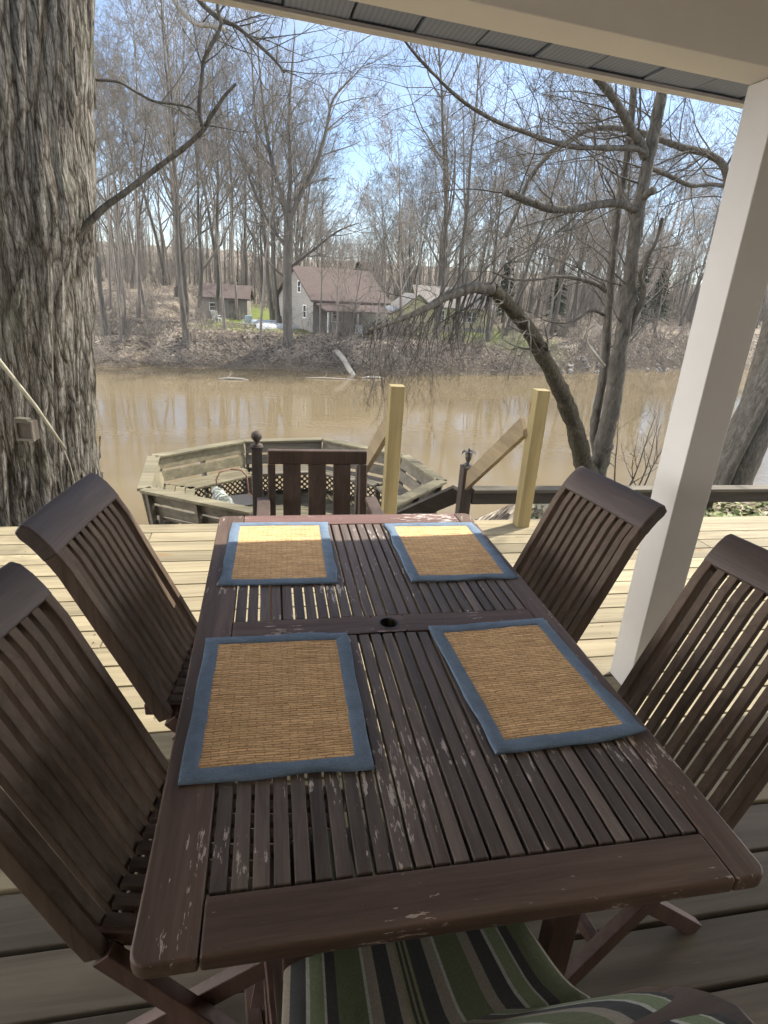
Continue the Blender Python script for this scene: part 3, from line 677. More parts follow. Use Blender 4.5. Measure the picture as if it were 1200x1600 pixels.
def newel(loc, zt, label, fin):
    o = empty('newel_post', loc, R(3), label, 'newel post'); h = zt-loc[2]
    m = MB(); m.bb(-.05,.05,-.05,.05,0,h-.02); m.build('shaft', MT['post_dark'], o, bevel=.006)
    if fin == 'ball':
        m = MB(); m.bb(-.058,.058,-.058,.058,h-.02,h); m.lathe([(.052,0),(.045,.012),(.026,.02),(.022,.035),(.03,.042)]+[(.052*math.sin(t),.09-.052*math.cos(t)) for t in [.6+.25*k for k in range(10)]]+[(.004,.142)], (0,0,h), 20)
        m.build('ball_finial', MT['post_dark'], o, smooth=True)
    else:
        m = MB(); m.lathe([(.034,0),(.038,.006),(.024,.016),(.015,.03),(.021,.05),(.027,.07),(.025,.09),(.016,.108),(.014,.116)], (0,0,h-.02), 14)
        m.build('finial_stem', MT['metal_dark'], o, smooth=True)
        m = MB()
        for k in range(8):
            a = 2*math.pi*k/8; c, s = math.cos(a), math.sin(a); z0 = h+.094
            pr = [(.008,0,.011),(.03,.016,.013),(.052,.010,.011),(.064,-.012,.003)]
            for (r1,z1,w1),(r2_,z2,w2) in zip(pr, pr[1:]):
                P = lambda r, z, w_: (r*c-w_*s, r*s+w_*c, z0+z)
                m.quad(P(r1,z1,-w1),P(r2_,z2,-w2),P(r2_,z2,w2),P(r1,z1,w1)); m.quad(P(r1,z1-.004,w1),P(r2_,z2-.004,w2),P(r2_,z2-.004,-w2),P(r1,z1-.004,-w1))
        m.lathe([(.006,0),(.014,.012),(.012,.03),(.003,.042)], (0,0,h+.092), 8)
        m.build('palm_crown', MT['metal_dark'], o)
    return o
newel((1.648, 4.62, FL), .148, 'dark newel post topped by a small metal palm finial', 'palm')
newel((-.135, 5.55, FL), .035, 'dark newel post topped by a round ball finial', 'ball')
st = empty('deck_stairs', (1.24, 3.68, 0), 0, 'wooden steps running down from the deck toward the lower deck', 'stairs')
m = MB()
for k in range(8): m.bb(-.42,.40,.0+k*.25,.27+k*.25,-.20-k*.19,-.165-k*.19)
m.build('treads', MT['old_grey'], st, bevel=.003)
for x in (-.45, .43):
    m = MB(); m.bar((x,0,-.2),(x,2.05,-1.72),.04,.22,(1,0,0)); m.build('stringer', MT['old_dark'], st, bevel=.003)

# ------------------------------------------------------------------ lower deck with its ring of benches
OCT = {'A':(-1.39,6.53),'B':(-1.51,7.82),'C':(-.40,8.66),'D':(.78,8.81),'F':(1.87,7.95),'G':(2.11,6.81),'H':(1.29,5.97),'I':(-.19,5.82)}
CEN = Vector((.33,7.3,0))
ld = MB(); y = 5.55
def oct_x(y):
    pts = [OCT[k] for k in 'ABCDFGHI']; xs_ = []
    for (x0,y0_),(x1,y1_) in zip(pts, pts[1:]+pts[:1]):
        if (y0_-y)*(y1_-y) <= 0 and y0_ != y1_: xs_.append(x0+(x1-x0)*(y-y0_)/(y1_-y0_))
    return (min(xs_)+.05, max(xs_)-.05) if len(xs_) >= 2 else None
while y < 8.8:
    q = oct_x(y+.07) or ((-.3, 1.4) if y < 6 else None)
    if q: ld.bb(q[0], q[1], y+.004, y+.136, FL-.04, FL)
    y += .14
tag(ld.build('lower_deck', MT['old_green'], bevel=.003, seg=1), kind='structure')
lp = MB()
for x, y in ((-1.1,6.6),(-1.2,7.6),(.0,8.4),(.7,8.5),(1.6,7.8),(1.8,6.9),(1.1,6.1),(-.1,6.0)): lp.bb(x-.07,x+.07,y-.07,y+.07,-6.3,FL-.05)
lp.bb(-1.3,1.9,7.2,7.25,FL-.24,FL-.042); lp.bb(-1.1,1.5,6.2,6.25,FL-.24,FL-.042); lp.bb(-.5,1.1,8.3,8.35,FL-.24,FL-.042)
tag(lp.build('lower_deck_piles', MT['old_dark']), kind='structure')
bench = empty('ring_bench', (CEN.x, CEN.y, FL), 0, 'weathered slatted bench ring with lattice skirts around the lower deck', 'bench')
ZC = -.75-FL
def section(p, q, seat=True, lattice=True):
    P = Vector((*OCT[p],0))-CEN; Q = Vector((*OCT[q],0))-CEN; d = (Q-P).normalized(); n = Vector((-d.y, d.x, 0))
    if n.dot(-(P+Q)/2) < 0: n = -n
    Z = Vector((0,0,1)); ln = (Q-P).length
    b = lambda name, f, mt='old_grey': (lambda m: (f(m), m.build(name, MT[mt], bench, bevel=.004, seg=1)))(MB())
    cm = 'old_green' if (p, q) in (('A','B'),('B','C')) else 'old_grey'  # sunlit left sections get the lighter wood, shaded ones the darker: light in colour
    b('cap_rail', lambda m: m.bar(P+Z*ZC, Q+Z*ZC, .15, .036, n), 'old_green')
    def boards(m):
        for zt, off in ((ZC-.095,.045),(ZC-.255,.085)):
            o = n*off; m.bar(P+d*.03+o+Z*zt, Q-d*.03+o+Z*zt, .03, .135, n+Z*.25)
    b('back_boards', boards, cm)
    def sup(m):
        for t in (.04, .5, .96):
            pass
    for t in (.04, .5, .96):
        base = P+d*(ln*t)
        b('bench_support', lambda m: m.bar(base+Z*(ZC-.02), base+n*.10, .08, .04, n), 'old_grey')
        if seat: b('bench_leg', lambda m: m.bar(base+n*.40+Z*.40, base+n*.40, .07, .04, n), 'old_grey')
    if seat:
        def seat_(m):
            for k in range(3): 
                o = n*(.19+k*.125); m.bar(P+d*(.11+.05*k)+o+Z*.43, Q-d*(.11+.05*k)+o+Z*.43, .115, .034, n)
        b('seat_boards', seat_, cm)
    if lattice:
        def lat(m):
            o = n*.11; h = .34; z0 = .05; u = -h
            while u < ln:
                for s in (0, 1):
                    a, c = (u, u+h) if s == 0 else (u+h, u)
                    za, zc = z0, z0+h
                    t0, t1 = (max(0, -u/h), min(1, (ln-u)/h)) if s == 0 else (max(0, (u+h-ln)/h), min(1, (u+h)/h))
                    if t1 <= t0: continue
                    pa = a+(c-a)*t0; pc = a+(c-a)*t1
                    off = n*(.006*s)
                    m.bar(P+d*pa+o+off+Z*(lerp(za,zc,t0)), P+d*pc+o+off+Z*(lerp(za,zc,t1)), .004, .024, n)
                u += .085
            m.bar(P+o+Z*.40, Q+o+Z*.40, .03, .05, n); m.bar(P+o+Z*.03, Q+o+Z*.03, .03, .05, n)
        b('lattice_skirt', lat, 'old_dark')
for s_ in (('A','B'),('B','C'),('C','D'),('D','F'),('F','G')): section(*s_)
section('G','H', False, False); section('I','A', True, False)
# things standing on the lower deck
ch = empty('patio_chair', (-.42, 7.25, FL), R(200), 'small rusty tube-framed chair on the lower deck', 'chair')
rust = plain('rusty_tube', (.16,.085,.06), .6, .3, 30, .2)
for s in (-1, 1):
    m = MB(); m.tube([(s*.2,-.25,0),(s*.2,-.2,.38),(s*.2,-.26,.62),(s*.14,-.30,.70),(0,-.31,.72)], .011, 8); m.build('back_tube', rust, ch, smooth=True)
    m = MB(); m.tube([(s*.2,.22,0),(s*.2,.2,.36),(s*.2,.16,.40),(s*.2,-.2,.40)], .011, 8); m.build('leg', rust, ch, smooth=True)
m = MB(); m.bb(-.2,.2,-.2,.2,.385,.40); m.build('seat', MT['metal_dark'], ch, bevel=.005)
mot, n_, b_2 = mat('mottled_canvas'); mpm = coords(n_, (1,1,1)); gm = noise_(n_, mpm, 16, 6, .7, .5)
rm = ramp(n_, [(.40,(.07,.075,.06)),(.5,(.20,.22,.19)),(.6,(.48,.50,.46))]); n_.links.new(gm.outputs[0], rm.inputs[0]); n_.links.new(rm.outputs[0], b_2.inputs['Base Color']); b_2.inputs['Roughness'].default_value=.9
bump(n_, b_2, gm.outputs[0], .6, .02)
bu = MB(); p0, p1 = Vector((-.66,6.85,-.86)), Vector((-.30,5.95,-1.06)); K = 26
bu.tube([p0.lerp(p1, k/K)+Vector((0,0,.03*noise.noise(Vector((k*.5,2,0))))) for k in range(K+1)], [.012+.085*math.sin(math.pi*min(1,.08+k/K*.95))**.7*(1+.35*noise.noise(Vector((k*.7,1,0)))) for k in range(K+1)], 14)
bo = bu.build('furled_umbrella', mot, smooth=True)
tag(bo, 'mottled grey-green furled umbrella leaning over the lower deck bench', 'umbrella')

# ------------------------------------------------------------------ low rail fence at the bank edge
fe = empty('low_rail_fence', (1.75, 4.6, -.1), 0, 'low wooden rail fence along the bank past the deck', 'fence')
m = MB(); m.bb(-.04,7.5,-.06,.06,-.0,.03); m.build('cap_board', MT['old_grey'], fe, bevel=.003)
m = MB(); m.bb(-.04,7.5,-.02,.02,-.115,-.002); m.build('rail_board', MT['old_dark'], fe, bevel=.003)
for x in (2.36, 4.8, 7.2):
    m = MB(); m.bb(x-.045,x+.045,.022,.11,-1.2,-.003); m.build('fence_post', MT['old_dark'], fe, bevel=.003)

# ------------------------------------------------------------------ trees
def rand_perp(d, r):
    x, y = frame_from(d); a = r.uniform(0, 2*math.pi); return x*math.cos(a)+y*math.sin(a)
def twig(m, p, d, ln, r0, lvl, r, up=.12, nseg=4, sides=3, spread=(30,60), kids=(3,5), wig=.22, shrink=.55):
    pts = [p.copy()]; dd = d.normalized()
    for i in range(nseg):
        dd = (dd + Vector((r.uniform(-wig,wig), r.uniform(-wig,wig), r.uniform(-wig,wig)+up))).normalized(); pts.append(pts[-1]+dd*(ln/nseg))
    rad = [max(r0*(1-.8*i/nseg), .0012) for i in range(nseg+1)]
    m.tube(pts, rad, sides, cap=False)
    if lvl > 0:
        for k in range(r.randint(*kids)):
            t = r.uniform(.25, .98)*nseg; i = min(int(t), nseg-1); q = pts[i].lerp(pts[i+1], t-i); a = R(r.uniform(*spread))
            bd = (pts[i+1]-pts[i]).normalized(); nd = bd*math.cos(a)+rand_perp(bd, r)*math.sin(a)
            twig(m, q, nd, ln*r.uniform(.4,.75)*(1-.35*t/nseg), max(rad[i]*shrink, .0012), lvl-1, r, up, nseg, sides, spread, kids, wig, shrink)

def spline(pts, n):
    """Catmull-Rom through (x,y,z,r) points"""
    P = [Vector(p[:3]) for p in pts]; out = []; rr = []
    for i in range(len(P)-1):
        a, b, c, d = P[max(i-1,0)], P[i], P[i+1], P[min(i+2,len(P)-1)]
        for k in range(n):
            t = k/n; out.append(.5*((2*b)+(c-a)*t+(2*a-5*b+4*c-d)*t*t+(3*b-a-3*c+d)*t**3)); rr.append(lerp(pts[i][3], pts[i+1][3], t))
    out.append(P[-1]); rr.append(pts[-1][3]); return out, rr
def limb(m, key, sides=10, n=9, knob=.06, z_end=None):
    pts, rr = spline(LIMBS[key], n)
    rr = [r*(1+knob*noise.noise(Vector((i*.3, len(key), 0)))) for i, r in enumerate(rr)]
    m.tube(pts, rr, max(sides, 10), rough=.14); return pts, rr

# big trunk on the left
def big_bark():
    m, n, b = mat('furrowed_grey_bark'); L = n.links.new
    at = node(n, 'Attribute'); at.attribute_name = 'plate'
    w_ = noise_(n, coords(n, (1,1,.35)), 6, 4, .6)
    mp = coords(n, (1,1,.13)); ad = node(n, 'VectorMath', operation='MULTIPLY_ADD'); ad.inputs[1].default_value = (.09,.09,.03); L(w_.outputs['Color'], ad.inputs[0]); L(mp.outputs[0], ad.inputs[2])
    v = node(n, 'TexVoronoi', feature='DISTANCE_TO_EDGE'); v.inputs['Scale'].default_value = 19; L(ad.outputs[0], v.inputs['Vector'])
    v2 = node(n, 'TexVoronoi', feature='DISTANCE_TO_EDGE'); v2.inputs['Scale'].default_value = 47; L(ad.outputs[0], v2.inputs['Vector'])
    g = noise_(n, None, 30, 8, .72, .4); L(ad.outputs[0], g.inputs['Vector'])
    gf = noise_(n, coords(n, (1,1,.5)), 60, 6, .75)
    s = mathn(n, 'ADD', mathn(n, 'MULTIPLY', g.outputs[0], .55).outputs[0], mathn(n, 'MULTIPLY', gf.outputs[0], .45).outputs[0])
    r = ramp(n, [(.36,(.095,.086,.072)),(.46,(.165,.152,.13)),(.56,(.25,.234,.205)),(.68,(.38,.36,.325))]); L(s.outputs[0], r.inputs[0])
    cr_ = ramp(n, [(.0,(.30,.27,.24)),(.05,(.62,.6,.57)),(.16,(1,1,1))]); L(v.outputs['Distance'], cr_.inputs[0])
    cr2 = ramp(n, [(.0,(.55,.53,.5)),(.10,(1,1,1))]); L(v2.outputs['Distance'], cr2.inputs[0])
    ar = ramp(n, [(.1,(.5,.47,.43)),(.45,(1,1,1))]); L(at.outputs['Fac'], ar.inputs[0])
    c = mixc(n, 1, r.outputs[0], cr_.outputs[0], 'MULTIPLY'); c = mixc(n, 1, c.outputs[0], cr2.outputs[0], 'MULTIPLY'); c = mixc(n, 1, c.outputs[0], ar.outputs[0], 'MULTIPLY')
    ms = noise_(n, coords(n, (1,1,.5)), 2.4, 5, .6); mr = ramp(n, [(.55,(0,0,0)),(.68,(.35,.35,.35))]); L(ms.outputs[0], mr.inputs[0])
    c = mixc(n, mr.outputs[0], c.outputs[0], (.20,.215,.15))
    L(c.outputs[0], b.inputs['Base Color']); b.inputs['Roughness'].default_value = .95; b.inputs['Specular IOR Level'].default_value = .1
    vm = mathn(n, 'MINIMUM', v.outputs['Distance'], .22); h = mathn(n, 'ADD', mathn(n, 'MULTIPLY', vm.outputs[0], 2.2).outputs[0], s.outputs[0])
    h = mathn(n, 'ADD', h.outputs[0], mathn(n, 'MINIMUM', v2.outputs['Distance'], .15).outputs[0])
    bump(n, b, h.outputs[0], .9, .022); return m
bt = empty('big_bare_tree', (-1.98, 4.7, -1.6), 0, 'huge old shaggy-barked tree trunk beside the deck', 'tree')
NS, zs = 260, axis_pts([(-2.2,-.4,.09),(-.4,3.2,.022),(3.2,9.5,.25)])
vs, plate = [], []
for z in zs:
    cx = -1.98+.117*z + 1.98; R0 = .62*(1-.010*max(z,0)) + .14*smooth(.5,-1.6,z)
    for k in range(NS):
        a = 2*math.pi*k/NS; ca, sa = math.cos(a), math.sin(a)
        q = Vector((ca*R0*1.6, sa*R0*1.6, z*.22)); wv_ = noise.noise(q*1.3)*.6
        ridge = 1-abs(noise.noise(Vector((ca*7.5+wv_, sa*7.5, z*.45+wv_))))*2
        ridge2 = 1-abs(noise.noise(Vector((ca*19+wv_, sa*19, z*1.4))))*2
        fine = noise.noise(Vector((ca*26, sa*26, z*3.2)))
        chunk = noise.noise(Vector((ca*3, sa*3, z*1.2+9)))
        pl = .5-.34*ridge+.28*fine-.16*ridge2; rad = R0+.035*noise.noise(q)+.058*(-ridge)*(.65+.6*chunk)-.020*ridge2+.014*fine+.02
        knot = math.exp(-((z-1.85)/.22)**2-((math.atan2(math.sin(a+.35), math.cos(a+.35)))/.35)**2); rad += .07*knot
        vs.append((cx+rad*ca, rad*sa, z+1.6)); plate.append(max(0, min(1, pl*.75+.28)))
m = MB(); m.v = vs
m.f = [(i*NS+k, i*NS+(k+1) % NS, (i+1)*NS+(k+1) % NS, (i+1)*NS+k) for i in range(len(zs)-1) for k in range(NS)]
# loose shaggy strips of bark lying along the trunk, their ends lifting
r_ = random.Random(44)
for q in range(170):
    a = r_.uniform(0, 2*math.pi); z0 = r_.uniform(-1.2, 3.6); ln = r_.uniform(.06, .38)*r_.uniform(.6,1.3); wd = r_.uniform(.006, .018); K = 5; lift = r_.uniform(.0,.016); top = r_.random() < .4; tw = r_.uniform(-.06,.06); tone = r_.uniform(.3,.75)
    n0 = len(m.v)
    for i in range(K+1):
        t = i/K; z = z0-ln*t; R0 = .62*(1-.010*max(z,0))+.14*smooth(.5,-1.6,z); cx = .117*z; e = (1-t if top else t)
        rad = R0+.006+lift*e*e+.02*noise.noise(Vector((math.cos(a)*5, math.sin(a)*5, z*.5))); w_ = wd*(.35+.65*math.sin(math.pi*min(1,.15+.8*t))); aa = a+tw*t
        for s, dr in ((-1,-.006),(-.4,.004),(.4,.006),(1,-.006)):
            b3 = aa+s*w_/R0; m.v.append((cx+(rad+dr)*math.cos(b3), (rad+dr)*math.sin(b3), z+1.6)); plate.append(tone)
    for i in range(K):
        for j in range(3): m.f.append((n0+i*4+j, n0+(i+1)*4+j, n0+(i+1)*4+j+1, n0+i*4+j+1))
tro = m.build('trunk', big_bark(), bt, smooth=True)
at = tro.data.attributes.new('plate', 'FLOAT', 'POINT'); at.data.foreach_set('value', plate)
BTL = Vector(bt.location)
def local_mb(m, loc): m.v = [(x-loc[0], y-loc[1], z-loc[2]) for x, y, z in m.v]; return m
r_ = random.Random(3)
m = MB(); limb(m, 'lbranch', 12); limb(m, 'lup', 8); limb(m, 'lover', 8); local_mb(m, BTL).build('branch', MT['limb'], bt, smooth=True)
m = MB(); limb(m, 'lpale', 8); local_mb(m, BTL).build('broken_branch', MT['pale_limb'], bt, smooth=True)
m = MB(); limb(m, 'ltwig', 5)
for key, N_, ln in (('lover', 16, .55), ('lup', 12, .5), ('lbranch', 7, .35), ('lpale', 5, .3), ('ltwig', 6, .3)):
    pts, rr = spline(LIMBS[key], 3)
    for k in range(N_):
        i = r_.randint(len(pts)//3, len(pts)-2); d = (pts[i+1]-pts[i]).normalized(); a = R(r_.uniform(30,70))
        v = d*math.cos(a)+rand_perp(d, r_)*math.sin(a); v.y *= .5
        twig(m, pts[i], v, ln*r_.uniform(.5,1.2), max(.003, rr[i]*.35), 2, r_, .02, 4, 4, kids=(1,3))
# a few high limbs carrying the overhanging branches
for s in ((-1.2,4.75,5.2,-.2,4.7,6.2),(-1.4,4.7,4.4,.1,4.6,4.4),(-1.7,5,6.5,-2.4,5.6,9.5),(-.9,4.8,7,.6,5.4,9.5),(-1.0,4.6,8.5,-.8,3.9,11.5)):
    a, b3 = Vector(s[:3]), Vector(s[3:]); m.tube([a, a.lerp(b3,.5)+Vector((0,0,.15)), b3], [.09,.06,.03], 8)
    for k in range(6): twig(m, a.lerp(b3, .4+.1*k), (b3-a).normalized()+rand_perp(b3-a, r_)*.7, r_.uniform(.8,1.6), .02, 2, r_, .1, 4, 4)
local_mb(m, BTL).build('crown', MT['limb'], bt, smooth=True)
# box and cane on the trunk
bx = empty('wooden_box', (-1.555, 4.06, .52), R(-14), 'small weathered wooden box fixed to the big trunk', 'box')
m = MB(); m.bb(-.052,.052,.0,.06,-.062,.062); m.build('back_panel', MT['post_dark'], bx)
m = MB(); m.bb(-.058,.058,-.012,.012,.05,.066); m.bb(-.058,.058,-.012,.012,-.066,-.052); m.bb(-.058,-.046,-.012,.012,-.052,.05); m.bb(.046,.058,-.012,.012,-.052,.05); m.build('box_frame', MT['old_grey'], bx, bevel=.002)
m = MB(); m.bb(-.05,.035,-.02,.03,.068,.082); m.build('box_lid', MT['old_grey'], bx, bevel=.002)
m = MB(); m.tube([(-1.66,3.98,1.08),(-1.606,4.0,.961),(-1.46,4.03,.69),(-1.33,4.06,.40)], [.012,.013,.012,.009], 8)
m.tube([(-1.35,4.055,.44),(-1.315,4.06,.30),(-1.295,4.05,.12),(-1.29,4.05,-.1)], [.004,.003,.003,.003], 5)
tag(m.build('garden_cane', plain('split_cane', (.27,.25,.19), .8, .3, 20, .3), smooth=True), 'pale split cane leaning across the face of the big trunk', 'cane')

# many-stemmed tree at the river edge
TR_ = Vector((4.02, 6.55, gh(4.0, 6.5)-.05))
rt_ = empty('leaning_bare_tree', TR_, 0, 'many-stemmed bare tree at the river edge with one limb leaning over the water', 'tree')
def stem(key, mt, sides=14):
    m = MB(); pts, rr = limb(m, key, sides); local_mb(m, TR_).build('trunk' if key == 'main' else 'stem', mt, rt_, smooth=True); return pts, rr
LIMBS['main'].insert(0, (4.04, 6.52, -1.35, .20)); LIMBS['second'].insert(0, (3.98, 6.55, -1.1, .11)); LIMBS['leaning'].insert(0, (3.98, 6.48, -1.3, .18))
P_main = stem('main', MT['limb']); P_sec = stem('second', MT['limb'], 10); P_lean = stem('leaning', MT['limb_moss'])
m = MB()
for k in ('droop','crotch','long','stub','rightl','twist','stubr','lowl','lowl2'): limb(m, k, 8, knob=.12)
local_mb(m, TR_).build('branch', MT['limb'], rt_, smooth=True)
m = MB(); limb(m, 'pale', 6); local_mb(m, TR_).build('dead_branch', MT['pale_limb'], rt_, smooth=True)
m = MB(); r_ = random.Random(12)
def along(key, N_, ln, t0=.1, t1=1, lvl=2, flat=.6, up=.05, rad=.3, down=False, kids=(2,4)):
    pts, rr = spline(LIMBS[key], 3)
    for k in range(N_):
        i = min(int(lerp(t0, t1, (k+r_.random())/N_)*len(pts)), len(pts)-2); d = (pts[i+1]-pts[i]).normalized(); a = R(r_.uniform(35,75))
        v = d*math.cos(a)+rand_perp(d, r_)*math.sin(a); v.y *= flat
        if down: v = Vector((r_.uniform(-.6,.25), r_.uniform(-.4,.4), -1 if r_.random() < .75 else .3))
        twig(m, pts[i], v, ln*r_.uniform(.5,1.2), max(.0035, rr[i]*rad*r_.uniform(.6,1)), lvl, r_, up, 6, 4, kids=kids, wig=.3)
along('droop', 60, .75, .0, 1, 2, up=-.16, down=True, rad=.22)
along('leaning', 9, .8, .55, 1, 2, up=-.05)
along('long', 34, 1.2, .1, 1, 3, up=.02)
along('crotch', 22, 1.3, .1, 1, 3); along('stub', 14, 1.1, .1, .9, 3); along('rightl', 16, .9, .2, 1, 3)
along('twist', 9, .7, .3, 1, 2); along('lowl', 13, .8, .15, 1, 2, up=-.03); along('lowl2', 9, .7, .2, 1, 2, up=-.05)
along('main', 32, 1.7, .30, 1, 3, rad=.16, kids=(2,4)); along('second', 26, 1.5, .3, 1, 3, rad=.2, kids=(2,3))
local_mb(m, TR_).build('crown', MT['limb'], rt_, smooth=True)

# tree hidden behind the column whose arched limb crosses the view
AT = Vector((8.35, 9.1, -2.2))
ar = empty('arching_bare_tree', AT, 0, 'bare tree behind the cream column with a long limb arching left across the sky', 'tree')
m = MB(); m.tube([(8.3,9.1,-2.6),(8.35,9.05,0),(8.3,9.0,1.6),(8.32,9,2.6),(8.6,9.1,5),(8.8,9.2,8),(8.9,9.3,11)], [.22,.19,.17,.15,.12,.08,.03], 12); local_mb(m, AT).build('trunk', MT['limb'], ar, smooth=True)
m = MB(); limb(m, 'arch', 10)
r_ = random.Random(21); along('arch', 44, 1.7, .1, 1, 3, up=.08)
for k in range(34):
    z = r_.uniform(1, 10); twig(m, Vector((8.35+.06*max(0,z-2.6), 9.05, z)), Vector((r_.uniform(-1,1), r_.uniform(-1,1), .6)), r_.uniform(1.2,2.6), .03, 3, r_, .08, 5, 4, kids=(2,3))
local_mb(m, AT).build('crown', MT['limb'], ar, smooth=True)

# thick trunk at the far right, with a slender stem beside it
FT = Vector((6.55, 7.15, gh(6.55,7.1)-.1))
ft = empty('thick_bare_tree', FT, 0, 'thick dark trunk leaning right, at the frame edge past the column', 'tree')
m = MB(); pts = [Vector((6.5,7.15,-1.6)),Vector((6.56,7.15,-.8)),Vector((6.72,7.15,.0)),Vector((6.98,7.15,1.0)),Vector((7.3,7.2,2.4)),Vector((7.7,7.3,5)),Vector((8.0,7.3,9))]
pp, rr = spline([(*p, q) for p, q in zip(pts, [.40,.32,.285,.265,.23,.17,.05])], 8); m.tube(pp, [a*(1+.05*noise.noise(Vector((i*.5,0,3)))) for i, a in enumerate(rr)], 24); local_mb(m, FT).build('trunk', MT['limb'], ft, smooth=True)
m = MB(); pp, rr = spline([(6.25,6.9,-1.4,.085),(6.33,6.9,-.6,.07),(6.62,6.9,.5,.06),(6.85,6.95,1.3,.052),(7.0,7.0,2.2,.045),(7.0,6.9,4,.03),(6.9,6.8,6,.012)], 5); m.tube(pp, rr, 10)
m.tube([(6.80,6.92,1.15),(7.0,6.8,1.35),(7.3,6.6,1.5)], [.04,.036,.03], 8); local_mb(m, FT).build('stem', MT['limb'], ft, smooth=True)
m = MB(); r_ = random.Random(5)
for k in range(36):
    z = r_.uniform(2.4, 8.5); twig(m, Vector((7.25+.12*(z-2.4),7.2,z)), Vector((r_.uniform(-1,1), r_.uniform(-1,1), .5)), r_.uniform(1,2.4), .03, 3, r_, .08, 4, 4, kids=(2,3))
local_mb(m, FT).build('crown', MT['limb'], ft, smooth=True)

# sapling clump at the fence, ivy
SB = Vector((3.84, 5.55, gh(3.84,5.55)))
sb = empty('bare_sapling', SB, 0, 'slender bare sapling clump between the fence and the river', 'sapling')
m = MB(); r_ = random.Random(8)
for dx, tx in ((-.12,-.02),(-.02,.25),(.05,.12),(.1,.45)):
    twig(m, Vector((dx,0,-.1)), Vector((tx-dx*.3,r_.uniform(-.1,.1),1)), r_.uniform(.85,1.15), .012, 2, r_, .05, 6, 5, kids=(4,6), wig=.12)
m.build('stem', MT['limb'], sb, smooth=True)
def leaf_stuff(name, mat_, n, area, size, seed, lift=(0,.06), tilt=.8):
    r = random.Random(seed); m = MB()
    while len(m.f) < n:
        x, y = r.uniform(area[0],area[1]), r.uniform(area[2],area[3]); z = gh(x,y)+r.uniform(*lift); s = size*r.uniform(.6,1.3)
        nn = Vector((r.uniform(-tilt,tilt), r.uniform(-tilt,tilt), 1)).normalized(); a = rand_perp(nn, r); b = nn.cross(a); c = Vector((x,y,z))
        m.quad(c-a*s, c+b*s*.6, c+a*s, c-b*s*.6)
    o = m.build(name, mat_); tag(o, kind='stuff'); return o
def leaf_mat(name, stops):
    m, n, b = mat(name); geo = node(n, 'NewGeometry'); r = ramp(n, stops); n.links.new(geo.outputs['Random Per Island'], r.inputs[0]); n.links.new(r.outputs[0], b.inputs['Base Color']); b.inputs['Roughness'].default_value = .6; return m
leaf_stuff('ivy_ground_cover', leaf_mat('ivy_leaf', [(0,(.07,.11,.03)),(.45,(.18,.22,.07)),(.75,(.30,.27,.14)),(1,(.40,.35,.24))]), 7000, (2.6,7.6,3.75,6.6), .035, 4)
# ------------------------------------------------------------------ houses and yard across the river
roofm = plain('red_brown_shingles', (.115,.088,.082), .9, .25, 6, .2)
def siding_mat(name, col, per=5.5):
    m, n, b = mat(name); t = coords(n, (1,1,1)); sp_ = node(n, 'SeparateXYZ'); n.links.new(t.outputs[0], sp_.inputs[0])
    fr = mathn(n, 'FRACT', mathn(n, 'MULTIPLY', sp_.outputs['Z'], per).outputs[0]); g_ = noise_(n, coords(n, (.6,.6,2)), 1.5, 4)
    r = ramp(n, [(0,tuple(c*.55 for c in col)),(.12,col),(1,tuple(c*1.08 for c in col))]); n.links.new(fr.outputs[0], r.inputs[0])
    r2_ = ramp(n, [(.3,(.85,)*3),(.7,(1.1,)*3)]); n.links.new(g_.outputs[0], r2_.inputs[0]); c = mixc(n, 1, r.outputs[0], r2_.outputs[0], 'MULTIPLY')
    n.links.new(c.outputs[0], b.inputs['Base Color']); b.inputs['Roughness'].default_value = .7; bump(n, b, fr.outputs[0], .4, .03); return m
greyw = siding_mat('grey_house_siding', (.28,.265,.25)); whitep = plain('white_trim', (.72,.72,.70), .6, .04, 3, 0)
glass_d, n_, b_2 = mat('dark_window_glass'); b_2.inputs['Base Color'].default_value = (.03,.035,.045,1); b_2.inputs['Roughness'].default_value = .12; b_2.inputs['Specular IOR Level'].default_value = .5
yellow = siding_mat('pale_yellow_siding', (.52,.47,.30)); slate = plain('blue_grey_roof', (.20,.23,.28), .8, .1, 6, .1)
shedw = plain('grey_shed_siding', (.24,.22,.20), .8, .1, 4, 0); foundation = plain('grey_block_foundation', (.30,.30,.31), .8, .08, 5, 0)
